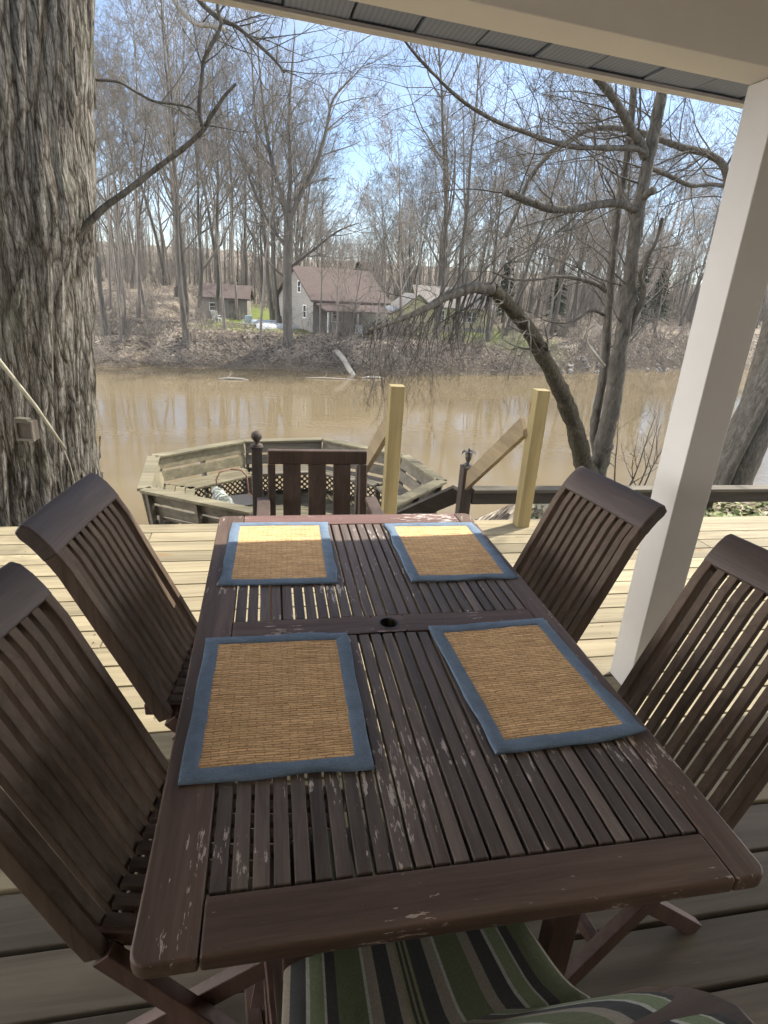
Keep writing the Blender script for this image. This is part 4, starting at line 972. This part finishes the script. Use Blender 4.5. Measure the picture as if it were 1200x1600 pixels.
def gable_house(o, x0, x1, y0, y1, z0, ze, zr, wall, roof_, ridge='x', over=.3):
    """walls with gables and a real pitched roof, local coordinates"""
    m = MB()
    if ridge == 'x':
        ym = (y0+y1)/2
        m.quad((x0,y0,z0),(x1,y0,z0),(x1,y0,ze),(x0,y0,ze)); m.quad((x1,y1,z0),(x0,y1,z0),(x0,y1,ze),(x1,y1,ze))
        m.quad((x0,y1,z0),(x0,y0,z0),(x0,y0,ze),(x0,ym,zr),(x0,y1,ze)); m.quad((x1,y0,z0),(x1,y1,z0),(x1,y1,ze),(x1,ym,zr),(x1,y0,ze))
    else:
        xm = (x0+x1)/2
        m.quad((x0,y1,z0),(x0,y0,z0),(x0,y0,ze),(x0,y1,ze)); m.quad((x1,y0,z0),(x1,y1,z0),(x1,y1,ze),(x1,y0,ze))
        m.quad((x0,y0,z0),(x1,y0,z0),(x1,y0,ze),(xm,y0,zr),(x0,y0,ze)); m.quad((x1,y1,z0),(x0,y1,z0),(x0,y1,ze),(xm,y1,zr),(x1,y1,ze))
    w_ = m.build('wall', wall, o)
    m = MB()
    if ridge == 'x':
        k = (zr-ze)/(ym-y0)
        for s, ya in ((1,y0-over),(-1,y1+over)):
            za = ze-over*k+.02; P = [(x0-over,ya,za),(x1+over,ya,za),(x1+over,ym,zr+.02),(x0-over,ym,zr+.02)]
            Q = [(a,b,c+.14) for a,b,c in P]; m.quad(*Q); m.quad(*reversed(P))
            for i in range(4): m.quad(P[i],P[(i+1)%4],Q[(i+1)%4],Q[i])
    else:
        k = (zr-ze)/(xm-x0)
        for xa in (x0-over, x1+over):
            za = ze-over*k+.02; P = [(xa,y0-over,za),(xa,y1+over,za),(xm,y1+over,zr+.02),(xm,y0-over,zr+.02)]
            Q = [(a,b,c+.14) for a,b,c in P]; m.quad(*Q); m.quad(*reversed(P))
            for i in range(4): m.quad(P[i],P[(i+1)%4],Q[(i+1)%4],Q[i])
    return w_, m.build('roof', roof_, o)
def window(o, c, w_, h, nrm='y', panes=1):
    """frame standing proud of the wall with its pane set back in it; nrm is the wall's outward axis"""
    f = MB(); p = MB(); t = .08
    def bb(m, a0,a1,z0,z1,d0,d1):
        if nrm == 'y': m.bb(c[0]+a0,c[0]+a1,c[1]-d1,c[1]-d0,c[2]+z0,c[2]+z1)
        else: m.bb(c[0]-d1,c[0]-d0,c[1]+a0,c[1]+a1,c[2]+z0,c[2]+z1)
    bb(f,-w_/2-t,w_/2+t,h/2,h/2+t,.003,.06); bb(f,-w_/2-t,w_/2+t,-h/2-t,-h/2,.003,.06)
    bb(f,-w_/2-t,-w_/2,-h/2,h/2,.003,.06); bb(f,w_/2,w_/2+t,-h/2,h/2,.003,.06)
    for k in range(1, panes): bb(f,-w_/2+k*w_/panes-.03,-w_/2+k*w_/panes+.03,-h/2,h/2,.006,.05)
    bb(f,-w_/2,w_/2,-.02,.02,.006,.045)
    fo = f.build('window', whitep, o); bb(p,-w_/2,w_/2,-h/2,h/2,.003,.02); p.build('pane', glass_d, fo)
gz = gh(5, 54)
gh_ = empty('grey_house', (3.45, 50.6, gz), R(22), 'grey house with a steep muted brown roof across the river', 'house')
gable_house(gh_, 0, 6.9, 0, 7.0, -.4, 2.55, 4.85, greyw, roofm, 'x', .35)
window(gh_, (0,1.5,1.5), .5, .9, 'x'); window(gh_, (0,2.6,3.4), .5, .8, 'x'); window(gh_, (0,5.0,1.5), .6, .9, 'x'); window(gh_, (2.2,0,1.4), .9, 1.0)
m = MB(); m.bar((3.2,-.2,2.25),(3.2,-2.2,1.75),6.2,.1,(1,0,0)); m.build('porch_roof', roofm, gh_)
for x in (.4, 3.1, 6): 
    m = MB(); m.bb(x-.06,x+.06,-2.0,-1.88,-.4,1.72); m.build('porch_post', whitep, gh_)
m = MB(); m.bb(3.6,4.5,-.05,-.004,-.2,1.9); m.build('door', plain('dark_door', (.06,.05,.05), .5), gh_)
sz = gh(-4, 62)
sh = empty('grey_shed', (-6.4, 61, sz), R(-4), 'low grey shed with a brown roof behind the trees across the river', 'shed')
gable_house(sh, 0, 4.3, 0, 3.6, -.5, 1.75, 2.75, shedw, roofm, 'x', .3)
m = MB(); m.bb(2.6,3.5,-.05,-.004,-.3,1.5); m.build('door', plain('shed_door', (.12,.11,.10), .7), sh); window(sh, (1.2,0,.9), .7, .6)
yz = gh(15, 60)
yh = empty('yellow_house', (14.6, 60, yz), R(-3), 'pale yellow house with a row of windows across the river', 'house')
gable_house(yh, 0, 7.4, 0, 6, -.6, 2.2, 3.9, yellow, plain('grey_brown_roof', (.22,.20,.18), .9, .1, 5, .1), 'x', .35)
window(yh, (4.9,0,1.35), 1.8, .9, 'y', 4); window(yh, (2.0,0,1.35), 1.0, .9, 'y', 2)
m = MB(); m.bb(-.03,7.43,-.05,-.004,-.7,.3); m.build('foundation_course', foundation, yh)
yg = empty('yellow_garage', (11.6, 58.6, gh(12,58)), R(6), 'pale yellow gabled garage with its blue-grey lean-to beside the yellow house', 'garage')
gable_house(yg, .9, 4.2, 0, 4, -.5, 2.0, 3.2, yellow, plain('grey_garage_roof', (.24,.23,.22), .9, .1, 5, .1), 'y', .25)
m = MB(); m.bar((.0,2,1.65),(.9,2,2.05),4.2,.09,(0,1,0)); m.build('lean_to_roof', slate, yg)
for y in (.1, 3.9):
    m = MB(); m.bb(-.3,-.2,y-.05,y+.05,-.5,1.5); m.build('post', whitep, yg)
m = MB(); m.bb(1.5,3.6,-.05,-.004,-.3,1.6); m.build('door', plain('garage_door', (.48,.42,.30), .6), yg)

# yard clutter, far bank
def rowboat(loc, rz, label, colr):
    o = empty('rowboat', loc, R(rz), label, 'boat'); m = MB(); K = 14; n0 = 0
    prof = [(-1,.0),(-.85,.28),(-.4,.42),(.4,.42),(.85,.28),(1,0)]
    for i in range(K+1):
        t = i/K; wdt = .62*math.sin(math.pi*(.12+.84*t))**.6
        for s, z in prof: m.v.append((lerp(-1.7,1.7,t), s*wdt, z*(.8+.2*wdt)))
    for i in range(K):
        for j in range(5): m.f.append((i*6+j, (i+1)*6+j, (i+1)*6+j+1, i*6+j+1))
    m.f.append(tuple(range(6))); m.f.append(tuple(K*6+5-j for j in range(6)))
    m.build('hull', plain('boat_paint', colr, .5, .08, 4, 0), o, smooth=True)
    m = MB(); m.bb(-1.6,1.6,-.03,.03,.42,.46); m.build('keel', whitep, o); return o
def far_g(x, y, dz=0): return (x, y, gh(x, y)+dz)
rowboat(far_g(.6, 51.2), 20, 'upturned white rowboat on the far lawn', (.68,.69,.70))
rowboat(far_g(-.5, 55.5), -15, 'upturned pale blue rowboat on the far lawn', (.42,.50,.58))
def lawn_chair(x, y, rz, label, c):
    o = empty('lawn_chair', far_g(x, y), R(rz), label, 'lawn chair'); pm = plain('lawn_chair_plastic', c, .5, .05, 4, 0)
    m = MB(); m.bb(-.3,.3,-.25,.3,.38,.43); m.build('seat', pm, o)
    m = MB(); m.bar((0,.28,.42),(0,.5,1.0),.58,.04,(1,0,0)); m.build('backrest', pm, o)
    for sx_ in (-.27,.27):
        for sy_ in (-.22,.26): 
            m = MB(); m.bb(sx_-.03,sx_+.03,sy_-.03,sy_+.03,-.05,.38); m.build('leg', pm, o)
        m = MB(); m.bb(sx_-.04,sx_+.04,-.25,.35,.60,.64); m.build('armrest', pm, o)
lawn_chair(-4.4, 54, 160, 'white plastic lawn chair before the grey shed', (.75,.76,.78)); lawn_chair(-1.9, 53.0, 200, 'pale blue lawn chair on the far lawn', (.5,.62,.72))
lawn_chair(7.0, 48.7, 170, 'white lawn chair beside the grey house porch', (.75,.75,.74))
pt = empty('picnic_table', far_g(8.2, 49.0), R(-10), 'wooden picnic table in front of the grey house', 'picnic table')
m = MB(); m.bb(-.95,.95,-.36,.36,.70,.75); m.build('tabletop', MT['old_grey'], pt)
for s in (-1,1):
    m = MB(); m.bb(-.95,.95,s*.72-.14,s*.72+.14,.42,.46); m.build('bench_seat', MT['old_grey'], pt)
    m = MB(); m.bar((s*.7,-.62,0),(s*.7,.2,.69),.05,.09,(1,0,0)); m.bar((s*.7,.62,0),(s*.7,-.2,.69),.05,.09,(1,0,0)); m.build('leg_frame', MT['old_grey'], pt)
def brush_pile(x, y, n, s, label, seed):
    r = random.Random(seed); m = MB()
    for k in range(n):
        p = Vector((r.gauss(0,s), r.gauss(0,s*.6), r.uniform(0,.5*s))); d = Vector((r.uniform(-1,1), r.uniform(-1,1), r.uniform(-.25,.5)))
        twig(m, p, d, r.uniform(.8,2.0), r.uniform(.02,.06), 1, r, 0, 4, 4, kids=(1,3))
    o = m.build('brush_pile', MT['twig_pale'], smooth=True); o.location = far_g(x, y); tag(o, label, 'brush pile')
brush_pile(-2.2, 51.3, 26, .8, 'pile of pale cut branches by the near edge of the far lawn', 3)
brush_pile(-.8, 48.0, 18, .6, 'tangle of dead roots and branches at the foot of a far-bank trunk', 4)
hd = MB(); r = random.Random(9)
for k in range(2600):
    p = Vector((r.gauss(0,1.0), r.gauss(0,.5), abs(r.gauss(0,.5))+.1)); a = rand_perp(Vector((0,0,1)), r)*.07; b = Vector((r.uniform(-.05,.05), r.uniform(-.05,.05), .07)); hd.quad(p-a,p+b,p+a,p-b)
ho = hd.build('evergreen_shrub', MT['needle']); ho.location = far_g(10.2, 50.5); tag(ho, 'rounded dark evergreen shrub near the yellow garage', 'shrub')

# ------------------------------------------------------------------ woods across the river
def grow(mt_, mc, p, d, ln, r0, lvl, r, P):
    n = P['seg'][lvl]; pts = [p.copy()]; dd = d.normalized(); rad = [r0]
    tip = P['tip'][lvl]
    for i in range(n):
        wv = P['wig'][lvl]; dd = (dd+Vector((r.gauss(0,wv), r.gauss(0,wv), r.gauss(0,wv*.6)+P['up'][lvl]))).normalized()
        pts.append(pts[-1]+dd*(ln/n)); rad.append(max(.0075, lerp(r0, r0*tip, ((i+1)/n)**.9)))
    (mt_ if lvl == 0 else mc).tube(pts, rad, (9,6,4,3,3)[lvl], cap=False)
    if lvl >= P['levels']: return
    for k in range(r.randint(*P['kids'][lvl])):
        t = lerp(P['from'][lvl], .98, r.random()**P.get('bias', .9)); i = min(int(t*n), n-1); q = pts[i].lerp(pts[i+1], t*n-i)
        bd = (pts[i+1]-pts[i]).normalized(); a = R(r.uniform(*P['ang'][lvl])); nd = bd*math.cos(a)+rand_perp(bd, r)*math.sin(a)
        if lvl >= 1 and nd.z < -.2: nd.z *= .3
        fr = 1-t
        grow(mt_, mc, q, nd, ln*r.uniform(*P['len'][lvl])*(.55+.75*fr if lvl == 0 else 1-.4*t), max(.005, rad[i]*r.uniform(*P['thick'][lvl])), lvl+1, r, P)
FOREST = dict(levels=4, seg=(12,7,5,4,3), wig=(.05,.12,.18,.22,.25), up=(.05,.12,.08,.05,.03), tip=(.12,.15,.25,.35,.5), kids=((14,18),(6,8),(4,6),(2,4)), ang=((22,52),(28,58),(30,65),(30,70)), len=((.30,.48),(.40,.62),(.42,.65),(.45,.7)), thick=((.45,.65),(.45,.65),(.5,.65),(.5,.7)))
FOREST['from'] = (.36,.22,.2,.15)
SLIM = dict(FOREST, kids=((14,18),(5,7),(4,6),(2,3)), ang=((25,60),(30,60),(30,65),(30,70)), len=((.16,.30),(.40,.62),(.42,.65),(.45,.7))); SLIM['from'] = (.45,.2,.2,.15)
SPREAD = dict(FOREST, kids=((10,13),(7,9),(4,6),(2,4)), ang=((28,58),(25,55),(30,65),(30,70)), len=((.42,.62),(.40,.6),(.42,.62),(.45,.7)), wig=(.06,.13,.2,.22,.25)); SPREAD['from'] = (.22,.25,.2,.15)
def make_tree(P, H, r0, seed, lean=0):
    r = random.Random(seed); a, b = MB(), MB(); grow(a, b, Vector((0,0,-.4)), Vector((lean,0,1)), H, r0, 0, r, P)
    # root flare
    a.tube([(0,0,-.5),(0,0,.15),(0,0,.9)], [r0*1.6, r0*1.25, r0*.97], 9, cap=False)
    return a, b
def mesh_of(m, name, mt):
    me = D.meshes.new(name); me.from_pydata(m.v, [], m.f); me.materials.append(mt); me.polygons.foreach_set('use_smooth', [True]*len(me.polygons)); return me
PROTO = {}
for nm, P, H, r0, cnt, mt1, mt2 in (('forest', FOREST, 19, .21, 4, 'far_bark', 'twig'), ('slim', SLIM, 17, .115, 4, 'far_bark2', 'twig'), ('spread', SPREAD, 15, .19, 4, 'far_bark', 'twig'), ('pale', SPREAD, 11, .11, 2, 'far_bark2', 'twig_pale')):
    for k in range(cnt):
        a, b = make_tree(P, H, r0, 100+17*k+len(nm)*7); PROTO[(nm, k)] = (mesh_of(a, 'trunk', MT[mt1]), mesh_of(b, 'crown', MT[mt2]))
def plant(kind, k, x, y, s, rz, label, group=None, sz_=None, name='bare_tree'):
    t, c = PROTO[(kind, k)]; o = empty(name, (x, y, gh(x, y)), rz, label, 'tree', group); o.scale = (s, s, sz_ or s)
    for nm, me in (('trunk', t), ('crown', c)):
        q = D.objects.new(nm, me); COL.objects.link(q); q.parent = o
    return o
# the big double-limbed tree next to the grey house, and its neighbours along the waterline
VT = Vector((1.35, 47.5, gh(1.35, 47.5)))
vt = empty('forked_bare_tree', VT, 0, 'tall bare tree with a wide fork, standing left of the grey house', 'tree')
m = MB(); c = MB(); r = random.Random(31)
S_ = lambda L_, n=4: spline(L_, n)
pp, rr = S_([(0,0,-.5,.50),(0,0,.5,.38),(-.05,0,4,.33),(0,0,8.0,.29),(.02,0,8.9,.27)]); m.tube(pp, rr, 12)
leaders = [[(0,0,8.4,.20),(-.6,.2,10.5,.17),(-1.3,.3,13,.13),(-1.7,.2,16,.09),(-2.0,.4,19.5,.03)],
           [(0,0,8.2,.20),(.9,-.1,10.2,.17),(1.9,-.2,12,.14),(2.6,-.1,14.2,.11),(3.1,.3,16.2,.08),(4.6,.2,17.8,.04),(6,.3,19.4,.015)],
           [(0,0,8.8,.17),(.2,.4,11.5,.14),(.1,.8,15,.10),(.5,1,20,.03)],
           [(-.05,0,6.6,.13),(-1.6,-.2,8.6,.11),(-2.8,-.2,11.4,.08),(-3.3,0,14.5,.03)],
           [(0,0,5.2,.11),(1.8,.3,6.6,.09),(3.6,.2,8.0,.07),(5.2,.2,8.7,.03)],
           [(0,0,4.4,.10),(-1.7,.3,6.0,.08),(-3.2,.1,8.6,.05),(-3.8,.2,10.5,.02)]]
for Lq in leaders:
    pp, rr = S_(Lq, 4); m.tube(pp, rr, 7)
    for k in range(len(pp)*1):
        i = r.randint(2, len(pp)-2); bd = (pp[i+1]-pp[i]).normalized(); a = R(r.uniform(28,60)); nd = bd*math.cos(a)+rand_perp(bd, r)*math.sin(a)
        grow(c, c, pp[i], nd, r.uniform(2.2,4.6), max(.02, rr[i]*.5), 2, r, dict(FOREST, len=((.3,.5),(.4,.6),(.45,.7),(.5,.75))))
m.build('trunk', MT['far_bark'], vt, smooth=True); c.build('crown', MT['twig'], vt, smooth=True)

named = [('forest',0,-6.0,46.6,1.12,.3,'stout dark bare tree rising from the far bank at the gully mouth'),
 ('forest',1,-12.3,50,1.05,2.1,'tall bare tree on the leafy slope, just clear of the big trunk'),
 ('slim',0,-11.4,52.5,1.1,1.0,'slender pale tree on the leafy slope beside the tall one'),
 ('slim',1,-10.4,56,1.15,4.0,'straight thin tree higher up the leafy slope'),
 ('forest',2,-4.7,58,1.05,5.0,'bare tree rising in front of the grey shed roof'),
 ('slim',2,-2.9,60,1.2,2.2,'slim tree beside the right end of the grey shed'),
 ('slim',3,-.75,47.0,.95,.7,'small bare tree rooted in the brush between lawn and water'),
 ('pale',0,3.9,48.6,.85,1.9,'small pale bare tree in front of the grey gable'),
 ('spread',0,14.0,50.5,1.0,3.3,'broad bare tree in front of the yellow garage'),
 ('pale',1,6.3,48.2,.8,.4,'pale crooked young tree in front of the muted brown roof'),
 ('pale',0,5.1,47.6,.75,5.2,'pale leaning sapling on the bank below the grey house gable window'),
 ('pale',1,8.0,46.9,.7,1.6,'pale forked young tree rooted at the top of the fallen trunk'),
 ('slim',3,8.9,47.6,.7,2.9,'thin bare tree on the bank before the right end of the grey house'),
 ('slim',0,11.6,49.3,.8,1.3,'young bare tree between the two houses by the bank'),
 ('spread',1,18.2,49.6,1.0,.9,'spreading bare tree near the corner of the yellow house'),
 ('forest',3,22.3,56,.95,2.9,'dark upright tree beyond the yellow house'),
 ('spread',2,27.4,57,1.05,4.4,'wide bare tree on the far bank seen past the leaning limb')]
for a in named: plant(*a)
r = random.Random(77); GRP = 'bare trees in the woods across the river'; LAB = 'bare leafless tree among the woods across the river'
houses = [(1,9,46,60),(-8,-1,58,66),(10,24,56,68),(42,48,59,65)]
spots = []
def free(x, y, dmin):
    if any(a < x < b and c_ < y < d for a, b, c_, d in houses): return False
    return all((x-u)**2+(y-v)**2 > dmin**2 for u, v in spots)
def gap(x, y): # the open bit of sky between the two masses of trees
    return .085 < x/y < .20
tries = 0
while len(spots) < 140 and tries < 8000:
    tries += 1
    y = r.uniform(48, 105); x = y*r.uniform(-.34, .95)
    if not free(x, y, 2.6+.02*y) or y < water_line(x)+3: continue
    if gap(x, y) and y < 82: continue
    spots.append((x, y))
for i, (x, y) in enumerate(spots):
    left = x/y < .1
    kind = r.choice(['forest','slim','slim','forest','spread'] if left else ['spread','slim','spread','pale','forest'])
    k = r.randrange(2 if kind == 'pale' else 4)
    s = r.uniform(.85, 1.3)*(1.08 if left else 1.0)
    if gap(x, y): s *= .5
    if x/y > .2: s *= 1.05
    plant(kind, k, x, y, s, r.uniform(0, 6.28), LAB, GRP)
# distant hillside woods, one mass
dw = MB(); r = random.Random(5)
for i in range(620):
    y = r.uniform(84, 170); x = y*r.uniform(-.42, 1.0); z = gh(x, y); H = r.uniform(9, 14)*(.8 if gap(x,y) else 1)
    dw.tube([(x,y,z-.3),(x+r.uniform(-.4,.4),y,z+H*.5),(x+r.uniform(-.8,.8),y,z+H)], [.13,.08,.02], 4, cap=False)
    for k in range(22):
        t = r.uniform(.06,.95); p = Vector((x,y,z+H*t)); d = Vector((r.uniform(-1,1), r.uniform(-1,1), r.uniform(.5,1.4)))
        twig(dw, p, d, r.uniform(1.6,3.6), .035, 1, r, .08, 3, 3, kids=(4,6))
for i in range(1500):
    y = r.uniform(76, 135); x = y*r.uniform(-.40, 1.0); z = gh(x, y)
    if any(a-1 < x < b+1 and c_ < y < d+1 for a, b, c_, d in houses): continue
    for k in range(4): twig(dw, Vector((x+r.uniform(-.5,.5), y, z-.1)), Vector((r.uniform(-.5,.5), r.uniform(-.5,.5), 1)), r.uniform(1.6,5.0), .03, 1, r, .06, 4, 3, kids=(4,7), spread=(20,50))
tag(dw.build('distant_woods', MT['twig'], smooth=True), kind='stuff')
# conifers
def conifer_mesh(seed, H, W, n):
    r = random.Random(seed); a, b = MB(), MB(); a.tube([(0,0,-.3),(0,0,H*.5),(0,0,H)], [.16,.1,.02], 7)
    for k in range(n):
        t = r.random()**.75; z = H*(.08+.9*t); L_ = W*(1-t)**.8*r.uniform(.6,1.1)+.15; az = r.uniform(0, 6.28); d = Vector((math.cos(az), math.sin(az), -.15-.2*r.random()))
        for q in range(9):
            u = (q+.5)/9; p = Vector((0,0,z))+d*(L_*u)+Vector((0,0,-.12*L_*u*u)); s = .10+.22*(1-u)*r.uniform(.6,1.2)
            e = rand_perp(d, r)*s; f = d.normalized()*s*1.2+Vector((0,0,r.uniform(-.12,.06))); b.quad(p-e*.6, p+f, p+e*.6, p-f*.5)
    return a, b
CON = []
for k, (H, W) in enumerate(((6.5,1.6),(8.5,2.2))):
    a, b = conifer_mesh(k, H, W, 150); CON.append((mesh_of(a,'trunk',MT['far_bark']), mesh_of(b,'crown',MT['needle'])))
for i, (k, x, y, s, lab) in enumerate(((0,10.5,76,.95,'dark conifer behind the muted brown roof'),(1,37.5,59,.95,'broad dark conifer seen right of the many-stemmed tree'),(1,42.5,63,.85,'dark conifer partly hidden by the cream column'),(0,31,64,1.0,'small conifer in the woods behind the many-stemmed tree'),(1,28,72,1.0,'conifer deep in the right-hand woods'),(0,-3.6,70,.6,'yellow-green young conifer above the shed roof'))):
    o = empty('conifer', (x, y, gh(x, y)), i*1.3, lab, 'tree'); o.scale = (s,)*3
    for nm, me in zip(('trunk','crown'), CON[k]):
        q = D.objects.new(nm, me); COL.objects.link(q); q.parent = o
# thickets along the bank
SHR = []
for k in range(5):
    r = random.Random(40+k); m = MB()
    for j in range(9): twig(m, Vector((r.uniform(-.3,.3), r.uniform(-.3,.3), -.1)), Vector((r.uniform(-.7,.7), r.uniform(-.6,.6), 1)), r.uniform(1.2,2.6), .022, 3, r, .04, 5, 3, kids=(3,4))
    SHR.append(mesh_of(m, 'bare_shrub', MT['twig'] if k < 3 else MT['twig_pale']))
r = random.Random(55)
for i in range(190):
    for _ in range(20):
        y = r.uniform(45.5, 60) if i < 125 else r.uniform(60, 85); x = y*r.uniform(-.30, .85)
        if y > water_line(x)+.8 and not any(a-1 < x < b+1 and c_-3 < y < d for a, b, c_, d in houses[:3]): break
    if -5 < x < 2 and r.random() < .85: continue
    q = D.objects.new('bare_shrub', SHR[i % 5]); COL.objects.link(q); q.location = (x, y, gh(x, y)); q.rotation_euler = (0,0,r.uniform(0,6.28)); s = r.uniform(.6,1.2); q.scale = (s,s,s)
    tag(q, 'leafless brushy shrub on the far side of the river', 'shrub', 'bare shrubs along the far bank')
r = random.Random(91)
for i in range(16):
    x = r.uniform(2.6, 11); y = r.uniform(47.2, 49.3)
    q = D.objects.new('bare_shrub', SHR[i % 5]); COL.objects.link(q); q.location = (x, y, gh(x, y)); q.rotation_euler = (0,0,r.uniform(0,6.28)); s = r.uniform(.7,1.25); q.scale = (s,s,s*1.3)
    tag(q, 'leafless brushy shrub on the far side of the river', 'shrub', 'bare shrubs along the far bank')
ub = MB(); r = random.Random(66)
for i in range(2600):
    x = r.uniform(-13, 52); y = water_line(x)+abs(r.gauss(.3, 1.2))+.1; p = Vector((x, y, gh(x, y)+.03)); d = Vector((r.uniform(-1,1), r.uniform(-.6,.4), r.uniform(-.1,.8)))
    twig(ub, p, d, r.uniform(.5,2.2), r.uniform(.01,.03), 1, r, -.03, 4, 3, kids=(1,3), wig=.3)
tag(ub.build('bank_undergrowth', MT['twig_pale'], smooth=True), kind='stuff')
leaf_stuff('bank_leaves', leaf_mat('dead_leaf', [(0,(.10,.08,.06)),(.4,(.20,.155,.115)),(.75,(.33,.265,.20)),(1,(.50,.43,.35))]), 9000, (-13,48,44.8,56), .085, 14)
# fallen trunk, driftwood, stones
fl = empty('fallen_tree', (5.2, 45.6, gh(5.2, 45.6)+.3), 0, 'pale fallen trunk sliding from the far bank into the water', 'fallen tree')
m = MB(); pp, rr = spline([(-.3,.6,.5,.24),(.2,0,0,.22),(1.0,-1.2,-1.2,.19),(2.1,-2.6,-2.4,.14),(2.5,-3.1,-2.9,.11)], 5); m.tube(pp, rr, 10); m.build('trunk', MT['pale_limb'], fl, smooth=True)
m = MB(); r = random.Random(2)
for k in range(26): twig(m, Vector((r.uniform(-.7,.1), r.uniform(.3,.8), r.uniform(.1,.9))), Vector((r.uniform(-1,.6), r.uniform(-.7,.3), r.uniform(-.9,.8))), r.uniform(.8,1.9), .05, 1, r, 0, 4, 4)
m.build('root_plate', MT['far_bark'], fl, smooth=True)
m = MB()
for k in range(9): twig(m, Vector((1.9+.07*k,-2.4-.08*k,-2.3)), Vector((r.uniform(-.4,1), r.uniform(-1,.2), r.uniform(-.5,.7))), r.uniform(.7,1.6), .04, 1, r, 0, 4, 4)
m.build('crown', MT['twig'], fl, smooth=True)
def drift(x, y, ln, rad, rz, label, seed):
    r = random.Random(seed); m = MB(); m.tube([(-ln/2,0,0),(-ln/5,.06,.04),(ln/4,-.05,.03),(ln/2,.03,-.02)], [rad*.5,rad,rad*.85,rad*.3], 8)
    for k in range(2): twig(m, Vector((r.uniform(-ln/3,ln/3),0,.03)), Vector((.6,r.uniform(-.5,.5),.5)), .6, .02, 1, r)
    o = m.build('driftwood_log', MT['pale_limb'], smooth=True); o.location = (x, y, -4.97); o.rotation_euler = (0,0,R(rz)); tag(o, label, 'driftwood')
drift(-2.4, 40.6, 1.9, .07, 3, 'short driftwood log floating alone near the far bank', 1)
drift(4.2, 42.0, 3.6, .04, -2, 'long pale driftwood pole floating below the fallen trunk', 2)
drift(7.4, 43.0, 1.8, .08, 8, 'driftwood piece lodged at the tip of the fallen trunk', 3)
STN = []
for k in range(4):
    bm = bmesh.new(); bmesh.ops.create_icosphere(bm, subdivisions=2, radius=.5)
    for v in bm.verts: v.co *= 1+.7*noise.noise(v.co*2.2+Vector((k*7,0,0))); v.co.z *= .65
    me = D.meshes.new('boulder'); bm.to_mesh(me); bm.free(); STN.append(me); me.materials.append(plain('pale_rock', (.30,.28,.25), .9, .3, 3, .3) if k == 0 else STN[0].materials[0])
r = random.Random(88)
for i in range(46):
    x = r.uniform(24, 44); y = water_line(x)+r.uniform(-.2,.9); q = D.objects.new('boulder', STN[i % 4]); COL.objects.link(q)
    s = r.uniform(.2,.6); q.location = (x, y, gh(x, y)+.1*s); q.rotation_euler = (r.uniform(-.3,.3), r.uniform(-.3,.3), r.uniform(0,6.28)); q.scale = (s*r.uniform(.8,1.4), s, s)
    tag(q, 'pale rock lying at the waterline of the far bank', 'rock', 'pale rocks along the far waterline')

# ------------------------------------------------------------------ damp air over the river
hz = MB(); hz.bb(-240, 300, -40, 470, -8, 42)
hm = D.materials.new('river_haze'); hm.use_nodes = True; hn = hm.node_tree; hn.nodes.clear()
pv = hn.nodes.new('ShaderNodeVolumePrincipled'); pv.inputs['Density'].default_value = .00022; pv.inputs['Color'].default_value = (.93,.95,1,1); pv.inputs['Anisotropy'].default_value = .0
ho_ = hn.nodes.new('ShaderNodeOutputMaterial'); hn.links.new(pv.outputs[0], ho_.inputs['Volume'])
tag(hz.build('haze', hm), kind='stuff')
